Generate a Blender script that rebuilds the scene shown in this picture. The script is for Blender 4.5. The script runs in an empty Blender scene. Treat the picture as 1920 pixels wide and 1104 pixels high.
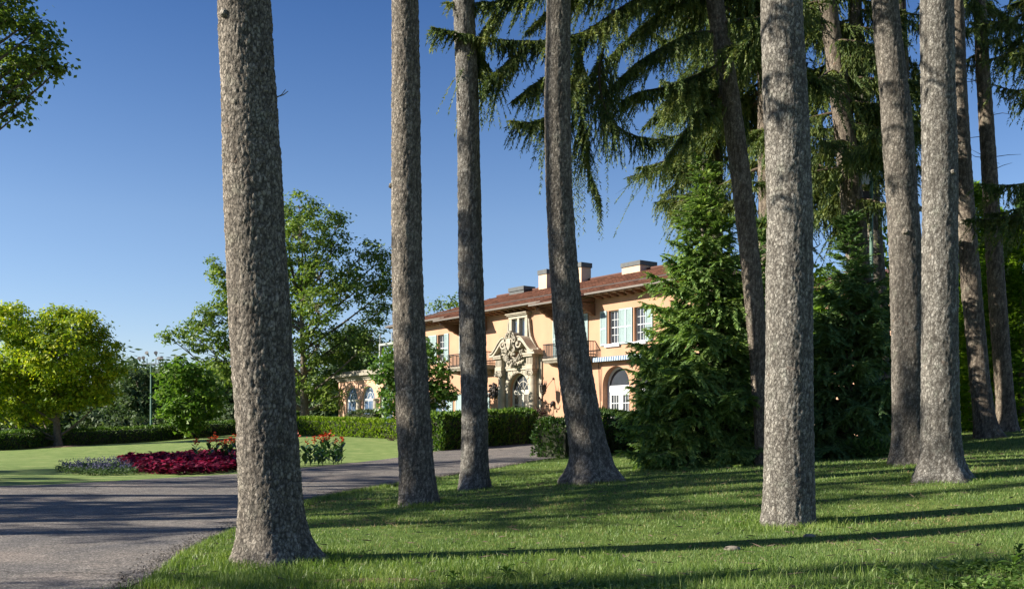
import bpy, bmesh, math, random
import numpy as np
from mathutils import Vector, Matrix

SC = bpy.context.scene
COL = SC.collection
PI = math.pi
rad = math.radians

# ------------------------------------------------------------------ camera, sky, sun, exposure
CAMZ = 1.6                     # eye height
F_PX, HZ = 1900.0, 806.0       # focal length and horizon row measured on the 1920 px wide photograph
cam_d = bpy.data.cameras.new('camera')
cam_d.sensor_width = 36.0
cam_d.lens = 36.0 * F_PX / 1920.0
cam_d.shift_y = (HZ - 552.0) / 1920.0
cam_d.clip_end = 3000.0
cam_d.clip_start = 0.1
cam = bpy.data.objects.new('camera', cam_d)
COL.objects.link(cam)
cam.location = (0, 0, CAMZ)
cam.rotation_euler = (rad(90), 0, 0)
SC.camera = cam

SUN_AZ, SUN_EL = 260.0, 27.0   # clockwise from +Y, degrees
to_sun = Vector((math.sin(rad(SUN_AZ)) * math.cos(rad(SUN_EL)), math.cos(rad(SUN_AZ)) * math.cos(rad(SUN_EL)), math.sin(rad(SUN_EL))))
world = bpy.data.worlds.new('World')
SC.world = world
world.use_nodes = True
wn = world.node_tree
wn.nodes.clear()
wo = wn.nodes.new('ShaderNodeOutputWorld')
wb = wn.nodes.new('ShaderNodeBackground')
ws = wn.nodes.new('ShaderNodeTexSky')
ws.sky_type = 'NISHITA'
ws.sun_disc = False
ws.sun_elevation = rad(SUN_EL)
ws.sun_rotation = rad(SUN_AZ)
ws.altitude = 200.0
ws.air_density = 1.0
ws.dust_density = 0.3
ws.ozone_density = 3.0
wh = wn.nodes.new('ShaderNodeHueSaturation')
wh.inputs['Saturation'].default_value = 1.12
wh.inputs['Value'].default_value = 1.0
wb.inputs['Strength'].default_value = 0.066
wn.links.new(ws.outputs['Color'], wh.inputs['Color'])
wt = wn.nodes.new('ShaderNodeMix'); wt.data_type = 'RGBA'; wt.blend_type = 'MULTIPLY'
wt.inputs[0].default_value = 1.0; wt.inputs[7].default_value = (1.06, .93, 1.0, 1)
wn.links.new(wh.outputs['Color'], wt.inputs[6])
# polarised deep blue overhead, the same all the way round
wc_ = wn.nodes.new('ShaderNodeTexCoord'); wsep = wn.nodes.new('ShaderNodeSeparateXYZ'); wn.links.new(wc_.outputs['Generated'], wsep.inputs[0])
wr = wn.nodes.new('ShaderNodeValToRGB'); wr.color_ramp.elements[0].position = 0.0; wr.color_ramp.elements[0].color = (.88, .96, 1.04, 1)
wr.color_ramp.elements[1].position = .40; wr.color_ramp.elements[1].color = (.46, .62, .76, 1)
_e = wr.color_ramp.elements.new(.20); _e.color = (.90, .93, .92, 1)
wn.links.new(wsep.outputs[2], wr.inputs['Fac'])
wt2 = wn.nodes.new('ShaderNodeMix'); wt2.data_type = 'RGBA'; wt2.blend_type = 'MULTIPLY'; wt2.inputs[0].default_value = 1.0
wn.links.new(wt.outputs[2], wt2.inputs[6]); wn.links.new(wr.outputs[0], wt2.inputs[7])
wn.links.new(wt2.outputs[2], wb.inputs['Color'])
wn.links.new(wb.outputs['Background'], wo.inputs['Surface'])

sun_d = bpy.data.lights.new('sun', 'SUN')
sun_d.energy = 5.0
sun_d.angle = rad(0.5)
sun_d.color = (1.0, 0.93, 0.80)
sun = bpy.data.objects.new('sun', sun_d)
COL.objects.link(sun)
sun.rotation_euler = to_sun.to_track_quat('Z', 'Y').to_euler()
sun.location = (-60, -10, 40)

SC.view_settings.view_transform = 'Standard'
SC.view_settings.look = 'None'
SC.view_settings.exposure = 1.32
SC.view_settings.gamma = 1.0
SC.view_settings.use_curve_mapping = False
SC.cycles.max_bounces = 6
SC.cycles.diffuse_bounces = 3
SC.cycles.transmission_bounces = 4
SC.cycles.transparent_max_bounces = 6
SC.cycles.caustics_reflective = False
SC.cycles.caustics_refractive = False

# ------------------------------------------------------------------ helpers: tagging, meshes
def tag(o, label=None, cat=None, group=None, kind=None):
    if label: o['label'] = label
    if cat: o['category'] = cat
    if group: o['group'] = group
    if kind: o['kind'] = kind
    return o

def empty(name, loc=(0, 0, 0), rz=0.0, label=None, cat=None, group=None):
    o = bpy.data.objects.new(name, None)
    COL.objects.link(o)
    o.location = loc
    o.rotation_euler = (0, 0, rz)
    o.empty_display_size = 0.3
    return tag(o, label, cat, group)

def link(name, me, mat=None, parent=None):
    o = bpy.data.objects.new(name, me)
    COL.objects.link(o)
    if mat is not None and len(me.materials) == 0: me.materials.append(mat)
    if parent is not None: o.parent = parent
    return o

def copy_tree(o, parent=None):
    c = o.copy()
    COL.objects.link(c)
    if parent is not None: c.parent = parent
    for ch in list(o.children): copy_tree(ch, c)
    return c

def np_mesh(name, V, faces, smooth=False):
    """V (n,3); faces: list of (m,k) int arrays."""
    me = bpy.data.meshes.new(name)
    V = np.ascontiguousarray(V, dtype=np.float32)
    faces = [np.asarray(f, dtype=np.int32) for f in faces if len(f)]
    me.vertices.add(len(V))
    me.vertices.foreach_set('co', V.ravel())
    loops = np.concatenate([f.ravel() for f in faces])
    tot = np.concatenate([np.full(len(f), f.shape[1], dtype=np.int32) for f in faces])
    start = np.concatenate([[0], np.cumsum(tot)[:-1]]).astype(np.int32)
    me.loops.add(len(loops))
    me.loops.foreach_set('vertex_index', loops)
    me.polygons.add(len(tot))
    me.polygons.foreach_set('loop_start', start)
    me.polygons.foreach_set('loop_total', tot)
    if smooth: me.polygons.foreach_set('use_smooth', np.ones(len(tot), dtype=bool))
    me.update(calc_edges=True)
    return me

class NB:
    """numpy mesh buffer"""
    def __init__(s): s.V = []; s.F = []; s.n = 0
    def add(s, V, *faces):
        V = np.asarray(V, dtype=np.float32).reshape(-1, 3)
        for f in faces: s.F.append(np.asarray(f, dtype=np.int32) + s.n)
        s.V.append(V); s.n += len(V)
    def leaves(s, P, D, S, L, W, tri=False):
        """small leaves: base P, axis D, side S (unit), length L, width W; diamonds, or plain triangles for far or tiny ones"""
        m = len(P)
        if m == 0: return
        L = np.broadcast_to(np.asarray(L, float), (m,))[:, None]; W = np.broadcast_to(np.asarray(W, float), (m,))[:, None]
        if tri:
            V = np.stack([P - S * W * .5, P + S * W * .5, P + D * L], 1).reshape(-1, 3)
            s.add(V, np.arange(3 * m).reshape(m, 3)); return
        mid = P + D * L * 0.45
        V = np.stack([P, mid + S * W * .5, P + D * L, mid - S * W * .5], 1).reshape(-1, 3)
        s.add(V, np.arange(4 * m).reshape(m, 4))
    def tube(s, pts, rr, n=6, cap=False):
        pts = np.asarray(pts, float); m = len(pts)
        rr = np.broadcast_to(np.asarray(rr, float), (m,))
        T = np.gradient(pts, axis=0); T /= np.linalg.norm(T, axis=1)[:, None] + 1e-9
        ref = np.where(np.abs(T[:, 2:3]) > .9, np.array([[1., 0, 0]]), np.array([[0, 0, 1.]]))
        A = np.cross(T, ref); A /= np.linalg.norm(A, axis=1)[:, None] + 1e-9
        B = np.cross(T, A)
        th = np.arange(n) / n * 2 * PI
        V = pts[:, None] + rr[:, None, None] * (np.cos(th)[None, :, None] * A[:, None] + np.sin(th)[None, :, None] * B[:, None])
        i = np.arange(m - 1)[:, None] * n; j = np.arange(n)[None]; k = (j + 1) % n
        Fq = np.stack([i + j, i + k, i + n + k, i + n + j], -1).reshape(-1, 4)
        fs = [Fq]
        if cap:
            fs += [np.arange(n)[None], (np.arange(n)[::-1] + (m - 1) * n)[None]]
        s.add(V.reshape(-1, 3), *fs)
    def build(s, name, mat=None, parent=None, smooth=False):
        by = {}
        for f in s.F: by.setdefault(f.shape[1], []).append(f)
        me = np_mesh(name, np.concatenate(s.V), [np.concatenate(v) for v in by.values()], smooth)
        return link(name, me, mat, parent)

class MB:
    """small hard-surface mesh builder"""
    def __init__(s): s.v = []; s.f = []
    def poly(s, vs, fs):
        n = len(s.v); s.v += [tuple(p) for p in vs]; s.f += [tuple(i + n for i in f) for f in fs]; return s
    def box(s, x0, x1, y0, y1, z0, z1):
        return s.poly([(x0, y0, z0), (x1, y0, z0), (x1, y1, z0), (x0, y1, z0), (x0, y0, z1), (x1, y0, z1), (x1, y1, z1), (x0, y1, z1)],
                      [(0, 3, 2, 1), (4, 5, 6, 7), (0, 1, 5, 4), (1, 2, 6, 5), (2, 3, 7, 6), (3, 0, 4, 7)])
    def prism_xz(s, prof, y0, y1):
        """closed polygon in xz extruded from y0 to y1"""
        n = len(prof)
        vs = [(x, y0, z) for x, z in prof] + [(x, y1, z) for x, z in prof]
        fs = [tuple(range(n)), tuple(range(2 * n - 1, n - 1, -1))] + [(i, i + n, (i + 1) % n + n, (i + 1) % n) for i in range(n)]
        return s.poly(vs, fs)
    def prism_yz(s, prof, x0, x1):
        n = len(prof)
        vs = [(x0, y, z) for y, z in prof] + [(x1, y, z) for y, z in prof]
        fs = [tuple(range(n)), tuple(range(2 * n - 1, n - 1, -1))] + [(i, (i + 1) % n, (i + 1) % n + n, i + n) for i in range(n)]
        return s.poly(vs, fs)
    def ribbon(s, pts, w, y0, y1):
        """thick curved band in xz: centre polyline pts [(x,z)], thickness w (scalar or list)"""
        m = len(pts); ws_ = w if hasattr(w, '__len__') else [w] * m
        a, b = [], []
        for i, (x, z) in enumerate(pts):
            p = pts[max(0, i - 1)]; q = pts[min(m - 1, i + 1)]
            dx, dz = q[0] - p[0], q[1] - p[1]; l = math.hypot(dx, dz) or 1
            nx, nz = -dz / l, dx / l
            a.append((x + nx * ws_[i] / 2, z + nz * ws_[i] / 2)); b.append((x - nx * ws_[i] / 2, z - nz * ws_[i] / 2))
        vs = [(x, y0, z) for x, z in a] + [(x, y0, z) for x, z in b] + [(x, y1, z) for x, z in a] + [(x, y1, z) for x, z in b]
        fs = []
        for i in range(m - 1):
            fs += [(i, i + 1, m + i + 1, m + i), (2 * m + i, 3 * m + i, 3 * m + i + 1, 2 * m + i + 1),
                   (i, 2 * m + i, 2 * m + i + 1, i + 1), (m + i, m + i + 1, 3 * m + i + 1, 3 * m + i)]
        fs += [(0, m, 3 * m, 2 * m), (m - 1, 3 * m - 1, 4 * m - 1, 2 * m - 1)]
        return s.poly(vs, fs)
    def lathe(s, prof, n=16, c=(0, 0, 0), a0=0.0):
        vs = []
        for r, z in prof:
            for k in range(n):
                a = a0 + 2 * PI * k / n
                vs.append((c[0] + r * math.cos(a), c[1] + r * math.sin(a), c[2] + z))
        m = len(prof); fs = []
        for i in range(m - 1):
            for k in range(n):
                fs.append((i * n + k, i * n + (k + 1) % n, (i + 1) * n + (k + 1) % n, (i + 1) * n + k))
        fs.append(tuple(range(n - 1, -1, -1))); fs.append(tuple((m - 1) * n + k for k in range(n)))
        return s.poly(vs, fs)
    def ball(s, c, r, sx=1, sy=1, sz=1, n=8, m=5):
        vs = [(c[0], c[1], c[2] - r * sz)]
        for i in range(1, m):
            ph = -PI / 2 + PI * i / m
            for k in range(n):
                a = 2 * PI * k / n
                vs.append((c[0] + r * sx * math.cos(ph) * math.cos(a), c[1] + r * sy * math.cos(ph) * math.sin(a), c[2] + r * sz * math.sin(ph)))
        vs.append((c[0], c[1], c[2] + r * sz)); fs = []
        for k in range(n):
            fs.append((0, 1 + (k + 1) % n, 1 + k)); fs.append((len(vs) - 1, 1 + (m - 2) * n + k, 1 + (m - 2) * n + (k + 1) % n))
            for i in range(m - 2):
                fs.append((1 + i * n + k, 1 + i * n + (k + 1) % n, 1 + (i + 1) * n + (k + 1) % n, 1 + (i + 1) * n + k))
        return s.poly(vs, fs)
    def tube(s, pts, r, n=6):
        b = NB(); b.tube(pts, r, n, cap=True)
        V = np.concatenate(b.V)
        fs = [tuple(int(i) for i in f) for F in b.F for f in F]
        return s.poly([tuple(map(float, p)) for p in V], fs)
    def build(s, name, mat=None, parent=None, smooth=False, bevel=0.0):
        me = bpy.data.meshes.new(name)
        me.from_pydata(s.v, [], s.f)
        me.update()
        bm = bmesh.new(); bm.from_mesh(me)
        bmesh.ops.recalc_face_normals(bm, faces=bm.faces)
        bm.to_mesh(me); bm.free()
        if smooth:
            for p in me.polygons: p.use_smooth = True
        o = link(name, me, mat, parent)
        if bevel > 0:
            md = o.modifiers.new('bevel', 'BEVEL'); md.width = bevel; md.segments = 1; md.limit_method = 'ANGLE'
        return o

# ------------------------------------------------------------------ numpy noise
def _h(i, j, k, seed):
    n = (i * 374761393 + j * 668265263 + k * 2147483647 + seed * 974634533).astype(np.int64)
    n = (n ^ (n >> 13)) * 1274126177
    n = n ^ (n >> 16)
    return ((n & 0xffffff) / float(0xffffff))

def vnoise(P, seed=0):
    P = np.asarray(P, float); I = np.floor(P).astype(np.int64); Fr = P - I
    u = Fr * Fr * (3 - 2 * Fr); out = 0
    for dx in (0, 1):
        for dy in (0, 1):
            for dz in (0, 1):
                w = (u[:, 0] if dx else 1 - u[:, 0]) * (u[:, 1] if dy else 1 - u[:, 1]) * (u[:, 2] if dz else 1 - u[:, 2])
                out = out + w * _h(I[:, 0] + dx, I[:, 1] + dy, I[:, 2] + dz, seed)
    return out * 2 - 1

def worley(P, seed=0):
    P = np.asarray(P, float); I = np.floor(P).astype(np.int64)
    f1 = np.full(len(P), 9.); f2 = np.full(len(P), 9.); cid = np.zeros(len(P))
    for dx in (-1, 0, 1):
        for dy in (-1, 0, 1):
            for dz in (-1, 0, 1):
                a, b, c = I[:, 0] + dx, I[:, 1] + dy, I[:, 2] + dz
                q = np.stack([a + _h(a, b, c, seed), b + _h(a, b, c, seed + 1), c + _h(a, b, c, seed + 2)], 1)
                d = np.linalg.norm(q - P, axis=1)
                idv = _h(a, b, c, seed + 3)
                nw = d < f1
                f2 = np.where(nw, f1, np.minimum(f2, d))
                cid = np.where(nw, idv, cid)
                f1 = np.where(nw, d, f1)
    return f1, f2, cid

def unit(v): return v / (np.linalg.norm(v, axis=-1, keepdims=True) + 1e-9)
def rnd_unit(rng, n): return unit(rng.normal(size=(n, 3)))

# ------------------------------------------------------------------ terrain (heights measured where things stand)
CP = np.array([  # x, y, height above z=0
    (-2.8, 11.6, .11), (-1.95, 19, .21), (-.9, 24, .12), (1.7, 22, .51), (6.4, 25.7, .67), (4.0, 14.5, .23), (8.5, 22, .88), (8.0, 19, .66),
    (14.8, 32, 1.36), (17, 35, 1.56), (.4, 62, 1.01), (1.2, 50, .95), (-1.5, 49, .85), (-12, 62, 1.28), (-24, 78, 1.15), (14, 46, 1.25),
    (-12.2, 24, .25), (-7.7, 30, .28), (-4.5, 40, .46), (-3.5, 45, .62), (-3.5, 9.7, .08), (-4.1, 15.9, .10), (-2.9, 26, .20), (-.7, 31, .40), (.9, 34, .60),
    (-27, 60, .60), (-27.8, 55, .47), (-23.6, 68, .81), (-20.5, 75, 1.24), (-7.1, 60, 1.1), (-12.3, 30, .28),
    (20, 40, 1.6), (4.8, 27, .62), (10.3, 30, .90), (4.2, 8.6, .25), (12.5, 25, 1.02), (0, 9.5, .10), (-9, 9, .05), (-15, 18, .15),
    (0, -12, 0), (-40, 0, 0), (40, 0, 1.3), (-60, 40, .2), (60, 40, 2.2), (0, 150, 1.2), (-80, 150, .9), (80, 150, 2.2),
    (0, 95, 1.2), (40, 80, 1.9), (-45, 90, .9), (-130, 60, .4), (130, 60, 2.4), (-30, 25, .15), (25, 15, 1.1)], float)
def _tps(r2): return np.where(r2 > 1e-9, .5 * r2 * np.log(np.maximum(r2, 1e-9)), 0.)
_n = len(CP); _K = _tps(((CP[:, None, :2] - CP[None, :, :2]) ** 2).sum(-1)) + np.eye(_n) * 6.0
_A = np.zeros((_n + 3, _n + 3)); _A[:_n, :_n] = _K; _A[:_n, _n] = 1; _A[:_n, _n + 1:] = CP[:, :2]; _A[_n, :_n] = 1; _A[_n + 1:, :_n] = CP[:, :2].T
_W = np.linalg.solve(_A, np.concatenate([CP[:, 2], [0, 0, 0]]))
def terrain(x, y):
    x = np.atleast_1d(np.asarray(x, float)).copy(); y = np.atleast_1d(np.asarray(y, float)).copy()
    cx, cy = 0., 45.
    r = np.hypot(x - cx, y - cy); R = 110.
    k = np.where(r > R, (R + (1 - np.exp(-(np.maximum(r, R) - R) / 60.)) * 40.) / np.maximum(r, 1e-6), 1.)
    x = cx + (x - cx) * k; y = cy + (y - cy) * k
    d2 = (x[:, None] - CP[None, :, 0]) ** 2 + (y[:, None] - CP[None, :, 1]) ** 2
    return _tps(d2) @ _W[:_n] + _W[_n] + _W[_n + 1] * x + _W[_n + 2] * y
def th(x, y): return float(terrain(x, y)[0])
def X(px, Z): return (px - 960.0) * Z / F_PX
def zat(py, Z): return CAMZ + (HZ - py) * Z / F_PX
def PT(px, py, Z): return np.array([X(px, Z), Z, zat(py, Z)])
def ground_hit(px, py):
    """where the sight line through a measured pixel meets the lawn"""
    Z = np.linspace(5, 140, 2701)
    d = zat(py, Z) - terrain(X(px, Z), Z)
    i = np.argmax(d < 0)
    z = Z[i] if d[i] < 0 else 90.
    return X(px, z), z

# ------------------------------------------------------------------ materials
def new_mat(name):
    m = bpy.data.materials.new(name); m.use_nodes = True
    nt = m.node_tree; nt.nodes.clear()
    out = nt.nodes.new('ShaderNodeOutputMaterial')
    p = nt.nodes.new('ShaderNodeBsdfPrincipled')
    nt.links.new(p.outputs[0], out.inputs['Surface'])
    return m, nt, p, out
def N(nt, t, **kw):
    n = nt.nodes.new(t)
    for k, v in kw.items():
        if k.startswith('i_'): n.inputs[k[2:].replace('_', ' ')].default_value = v
        else: setattr(n, k, v)
    return n
def ramp(nt, fac, stops):
    r = nt.nodes.new('ShaderNodeValToRGB'); e = r.color_ramp.elements
    while len(e) < len(stops): e.new(.5)
    for i, (p, c) in enumerate(stops): e[i].position = p; e[i].color = (*c, 1)
    if fac is not None: nt.links.new(fac, r.inputs['Fac'])
    return r
def noise(nt, vec, scale, detail=4, rough=.55):
    n = nt.nodes.new('ShaderNodeTexNoise'); n.inputs['Scale'].default_value = scale; n.inputs['Detail'].default_value = detail; n.inputs['Roughness'].default_value = rough
    if vec is not None: nt.links.new(vec, n.inputs['Vector'])
    return n
def mixc(nt, fac, a, b, mode='MIX'):
    m = nt.nodes.new('ShaderNodeMix'); m.data_type = 'RGBA'; m.blend_type = mode
    for k, v in ((0, fac), (6, a), (7, b)):
        if isinstance(v, (int, float)): m.inputs[k].default_value = v
        elif isinstance(v, tuple): m.inputs[k].default_value = (*v, 1)
        else: nt.links.new(v, m.inputs[k])
    return m.outputs[2]
def bump(nt, p, h, strength=.3, dist=.02):
    b = nt.nodes.new('ShaderNodeBump'); b.inputs['Strength'].default_value = strength; b.inputs['Distance'].default_value = dist
    nt.links.new(h, b.inputs['Height']); nt.links.new(b.outputs[0], p.inputs['Normal']); return b
def coords(nt, which='Object'):
    return nt.nodes.new('ShaderNodeTexCoord').outputs[which]

def simple(name, col, rough=.6, var=.12, scale=3., metal=0., bmp=.0, spec=.4, bscale=60.):
    m, nt, p, _ = new_mat(name)
    c = coords(nt); n = noise(nt, c, scale, 5)
    lo = tuple(x * (1 - var) for x in col); hi = tuple(min(1, x * (1 + var)) for x in col)
    r = ramp(nt, n.outputs['Fac'], [(.3, lo), (.7, hi)])
    nt.links.new(r.outputs[0], p.inputs['Base Color'])
    p.inputs['Roughness'].default_value = rough; p.inputs['Metallic'].default_value = metal; p.inputs['Specular IOR Level'].default_value = spec
    if bmp: bump(nt, p, noise(nt, c, bscale, 4).outputs['Fac'], bmp, .01)
    return m

def leaf_mat(name, cols, transl=.35, rough=.5, clump=.5, clump_scale=.5, tcol=None, spec=.25, isl=1.):
    """cols: list of base colours spread over leaves at random; clumps shift slightly"""
    m, nt, p, out = new_mat(name)
    g = nt.nodes.new('ShaderNodeNewGeometry')
    n = noise(nt, coords(nt), clump_scale, 3)
    k = N(nt, 'ShaderNodeMath', operation='MULTIPLY_ADD')
    nt.links.new(n.outputs['Fac'], k.inputs[0]); k.inputs[1].default_value = clump * 2; k.inputs[2].default_value = -clump + (1 - isl) / 2
    a = N(nt, 'ShaderNodeMath', operation='ADD', use_clamp=True)
    gi = N(nt, 'ShaderNodeMath', operation='MULTIPLY'); gi.inputs[1].default_value = isl
    nt.links.new(g.outputs['Random Per Island'], gi.inputs[0]); nt.links.new(gi.outputs[0], a.inputs[0]); nt.links.new(k.outputs[0], a.inputs[1])
    st = [(i / max(1, len(cols) - 1), c) for i, c in enumerate(cols)]
    r = ramp(nt, a.outputs[0], st)
    nt.links.new(r.outputs[0], p.inputs['Base Color'])
    p.inputs['Roughness'].default_value = rough; p.inputs['Specular IOR Level'].default_value = spec
    t = nt.nodes.new('ShaderNodeBsdfTranslucent')
    tc = mixc(nt, 1.0, r.outputs[0], tcol or (1.25, 1.35, .7), 'MULTIPLY')
    nt.links.new(tc, t.inputs['Color'])
    ms = nt.nodes.new('ShaderNodeMixShader'); ms.inputs[0].default_value = transl
    nt.links.new(p.outputs[0], ms.inputs[1]); nt.links.new(t.outputs[0], ms.inputs[2]); nt.links.new(ms.outputs[0], out.inputs['Surface'])
    return m

def bark_mat(name, c_dark, c_mid, c_light, scale=1.0, rust=.0):
    m, nt, p, _ = new_mat(name)
    mp = nt.nodes.new('ShaderNodeMapping'); mp.inputs['Scale'].default_value = (1, 1, .7)
    nt.links.new(coords(nt), mp.inputs['Vector'])
    wob = noise(nt, mp.outputs[0], 14 * scale, 5, .65)
    wv = N(nt, 'ShaderNodeVectorMath', operation='MULTIPLY_ADD')
    nt.links.new(wob.outputs['Color'], wv.inputs[0]); wv.inputs[1].default_value = (.07, .07, .07); nt.links.new(mp.outputs[0], wv.inputs[2])
    v = N(nt, 'ShaderNodeTexVoronoi', feature='DISTANCE_TO_EDGE'); v.inputs['Scale'].default_value = 24 * scale
    nt.links.new(wv.outputs[0], v.inputs['Vector'])
    v2 = N(nt, 'ShaderNodeTexVoronoi', feature='F1'); v2.inputs['Scale'].default_value = 24 * scale
    nt.links.new(wv.outputs[0], v2.inputs['Vector'])
    fine = noise(nt, mp.outputs[0], 70 * scale, 5, .7); big = noise(nt, coords(nt), 1.1, 4)
    sep = nt.nodes.new('ShaderNodeSeparateColor'); nt.links.new(v2.outputs['Color'], sep.inputs[0])
    mixf = N(nt, 'ShaderNodeMath', operation='MULTIPLY_ADD'); nt.links.new(sep.outputs[0], mixf.inputs[0]); mixf.inputs[1].default_value = .5
    nt.links.new(fine.outputs['Fac'], mixf.inputs[2])
    r = ramp(nt, mixf.outputs[0], [(.3, c_mid), (.62, c_mid), (1., c_light)])
    tint = ramp(nt, big.outputs['Fac'], [(.35, (.82, .8, .78)), (.65, (1.1, 1.08, 1.05))])
    c = mixc(nt, 1., r.outputs[0], tint.outputs[0], 'MULTIPLY')
    # pale lichen patches, long vertical furrows, and each tree a little lighter, darker or warmer than the next
    ln = noise(nt, coords(nt), 3.2, 5, .65); lr = ramp(nt, ln.outputs['Fac'], [(.56, (0, 0, 0)), (.68, (.42, .42, .42))])
    c = mixc(nt, lr.outputs[0], c, (.27, .285, .235))
    m2 = nt.nodes.new('ShaderNodeMapping'); m2.inputs['Scale'].default_value = (1, 1, .09); nt.links.new(coords(nt), m2.inputs['Vector'])
    fn = noise(nt, m2.outputs[0], 13, 4, .6); fr = ramp(nt, fn.outputs['Fac'], [(.34, (.62, .6, .58)), (.5, (1, 1, 1)), (.7, (1.12, 1.1, 1.08))])
    c = mixc(nt, 1., c, fr.outputs[0], 'MULTIPLY')
    oi = nt.nodes.new('ShaderNodeObjectInfo'); orr = ramp(nt, oi.outputs['Random'], [(0, (.84, .82, .8)), (.35, (1.05, .99, .92)), (.7, (.95, .97, .98)), (1, (1.12, 1.1, 1.06))])
    c = mixc(nt, 1., c, orr.outputs[0], 'MULTIPLY')
    if rust:
        rn = noise(nt, coords(nt), 7, 4); rr = ramp(nt, rn.outputs['Fac'], [(.66, (0, 0, 0)), (.72, (rust, rust, rust))])
        c = mixc(nt, rr.outputs[0], c, (.2, .105, .065))
    e = ramp(nt, v.outputs['Distance'], [(.0, (.25, .25, .25)), (.12, (1, 1, 1))])
    c = mixc(nt, e.outputs[0], c_dark, c)
    at = nt.nodes.new('ShaderNodeAttribute'); at.attribute_name = 'crack'
    c = mixc(nt, at.outputs['Fac'], c, c_dark)
    nt.links.new(c, p.inputs['Base Color']); p.inputs['Roughness'].default_value = .88; p.inputs['Specular IOR Level'].default_value = .15
    hh = N(nt, 'ShaderNodeMath', operation='MULTIPLY_ADD'); nt.links.new(fine.outputs['Fac'], hh.inputs[0]); hh.inputs[1].default_value = .5
    h2 = N(nt, 'ShaderNodeMath', operation='MULTIPLY_ADD'); nt.links.new(sep.outputs[1], h2.inputs[0]); h2.inputs[1].default_value = .6
    nt.links.new(e.outputs[0], h2.inputs[2]); nt.links.new(h2.outputs[0], hh.inputs[2])
    bump(nt, p, hh.outputs[0], .8, .01)
    return m

M = {}
M['bark'] = bark_mat('spruce_bark', (.04, .035, .03), (.182, .171, .155), (.32, .305, .282), rust=.3)
M['bark_warm'] = bark_mat('spruce_bark_warm', (.045, .036, .03), (.18, .155, .13), (.31, .275, .235), rust=.6)
M['bark_leafy'] = simple('leafy_bark', (.13, .105, .08), .9, .4, 9., bmp=.8, bscale=25)
M['twig'] = simple('twig_bark', (.085, .06, .042), .9, .3, 20.)
M['needle'] = leaf_mat('spruce_needles', [(.028, .056, .018), (.066, .108, .03), (.135, .18, .05), (.23, .25, .085)], .34, .55, 1.0, 2.2, (1.3, 1.2, .6), isl=.45)
M['needle_young'] = leaf_mat('young_spruce_needles', [(.05, .105, .036), (.115, .205, .06), (.21, .31, .085), (.32, .41, .12)], .38, .55, .7, 1.6, (1.2, 1.25, .6), isl=.5)
M['needle_dark'] = leaf_mat('dark_spruce_needles', [(.055, .115, .05), (.125, .21, .08), (.25, .35, .12)], .38, .55, .7, 1.6, isl=.5)
M['yellow_leaf'] = leaf_mat('yellow_green_leaves', [(.09, .17, .016), (.19, .29, .02), (.34, .41, .026), (.46, .46, .035)], .45, .5, .55, .22, (1.2, 1.2, .5))
M['maple_leaf'] = leaf_mat('maple_leaves', [(.065, .12, .024), (.13, .20, .036), (.225, .285, .06)], .4, .5, .5, .25)
M['round_leaf'] = leaf_mat('round_tree_leaves', [(.055, .125, .016), (.10, .195, .024), (.17, .255, .038)], .4, .45, .4, .5)
M['magnolia_leaf'] = leaf_mat('magnolia_leaves', [(.045, .105, .016), (.08, .165, .024), (.14, .22, .036)], .35, .35, .5, .6, spec=.5)
M['far_leaf'] = leaf_mat('distant_leaves', [(.038, .07, .032), (.066, .108, .045), (.11, .15, .065)], .3, .6, .6, .12)  # grey-blue haze of distance put into the leaf colour
M['far_leaf_pale'] = leaf_mat('distant_pale_leaves', [(.04, .07, .03), (.065, .10, .042), (.095, .125, .055)], .3, .6, .6, .15)
M['hedge_bright'] = leaf_mat('bright_hedge_leaves', [(.09, .16, .014), (.16, .25, .02), (.26, .34, .03)], .35, .5, .4, .7)
M['hedge_dark'] = leaf_mat('yew_hedge_needles', [(.03, .075, .014), (.065, .135, .018), (.15, .23, .026)], .25, .5, .4, .8)
M['yew'] = leaf_mat('dark_yew_needles', [(.018, .046, .012), (.033, .072, .015), (.065, .115, .022)], .25, .5, .5, .9)
M['arbor'] = leaf_mat('arborvitae_scales', [(.11, .21, .018), (.20, .33, .028), (.31, .43, .045)], .48, .5, .5, .6)
M['shade_core'] = simple('hedge_dark_core', (.03, .035, .018), .95, .3, 6.)  # shade inside the hedges put into a dark core colour
M['coleus'] = leaf_mat('magenta_coleus', [(.03, .003, .01), (.085, .005, .022), (.16, .009, .04), (.27, .022, .065)], .3, .6, .5, .9, (1.4, .8, .9), spec=.15)
M['ageratum_leaf'] = leaf_mat('ageratum_leaves', [(.04, .075, .025), (.07, .11, .04)], .3, .6, .3, 1.)
M['ageratum'] = leaf_mat('ageratum_flowers', [(.06, .062, .11), (.09, .09, .16), (.14, .135, .23)], .3, .6, .3, 1., (1, 1, 1))
M['canna_leaf'] = leaf_mat('canna_leaves', [(.025, .07, .03), (.045, .10, .035), (.075, .13, .05)], .25, .35, .4, 1., spec=.5)
M['canna_flower'] = leaf_mat('canna_flowers', [(.28, .03, .015), (.42, .055, .018), (.55, .11, .025)], .35, .5, .3, 1., (1.2, .9, .9))
M['weed'] = leaf_mat('weed_leaves', [(.05, .105, .02), (.095, .17, .035), (.16, .23, .07)], .35, .5, .3, 2.)
M['dark_plant'] = leaf_mat('dark_red_leaves', [(.03, .012, .016), (.07, .03, .03), (.06, .07, .03)], .25, .5, .4, 1.)
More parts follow.
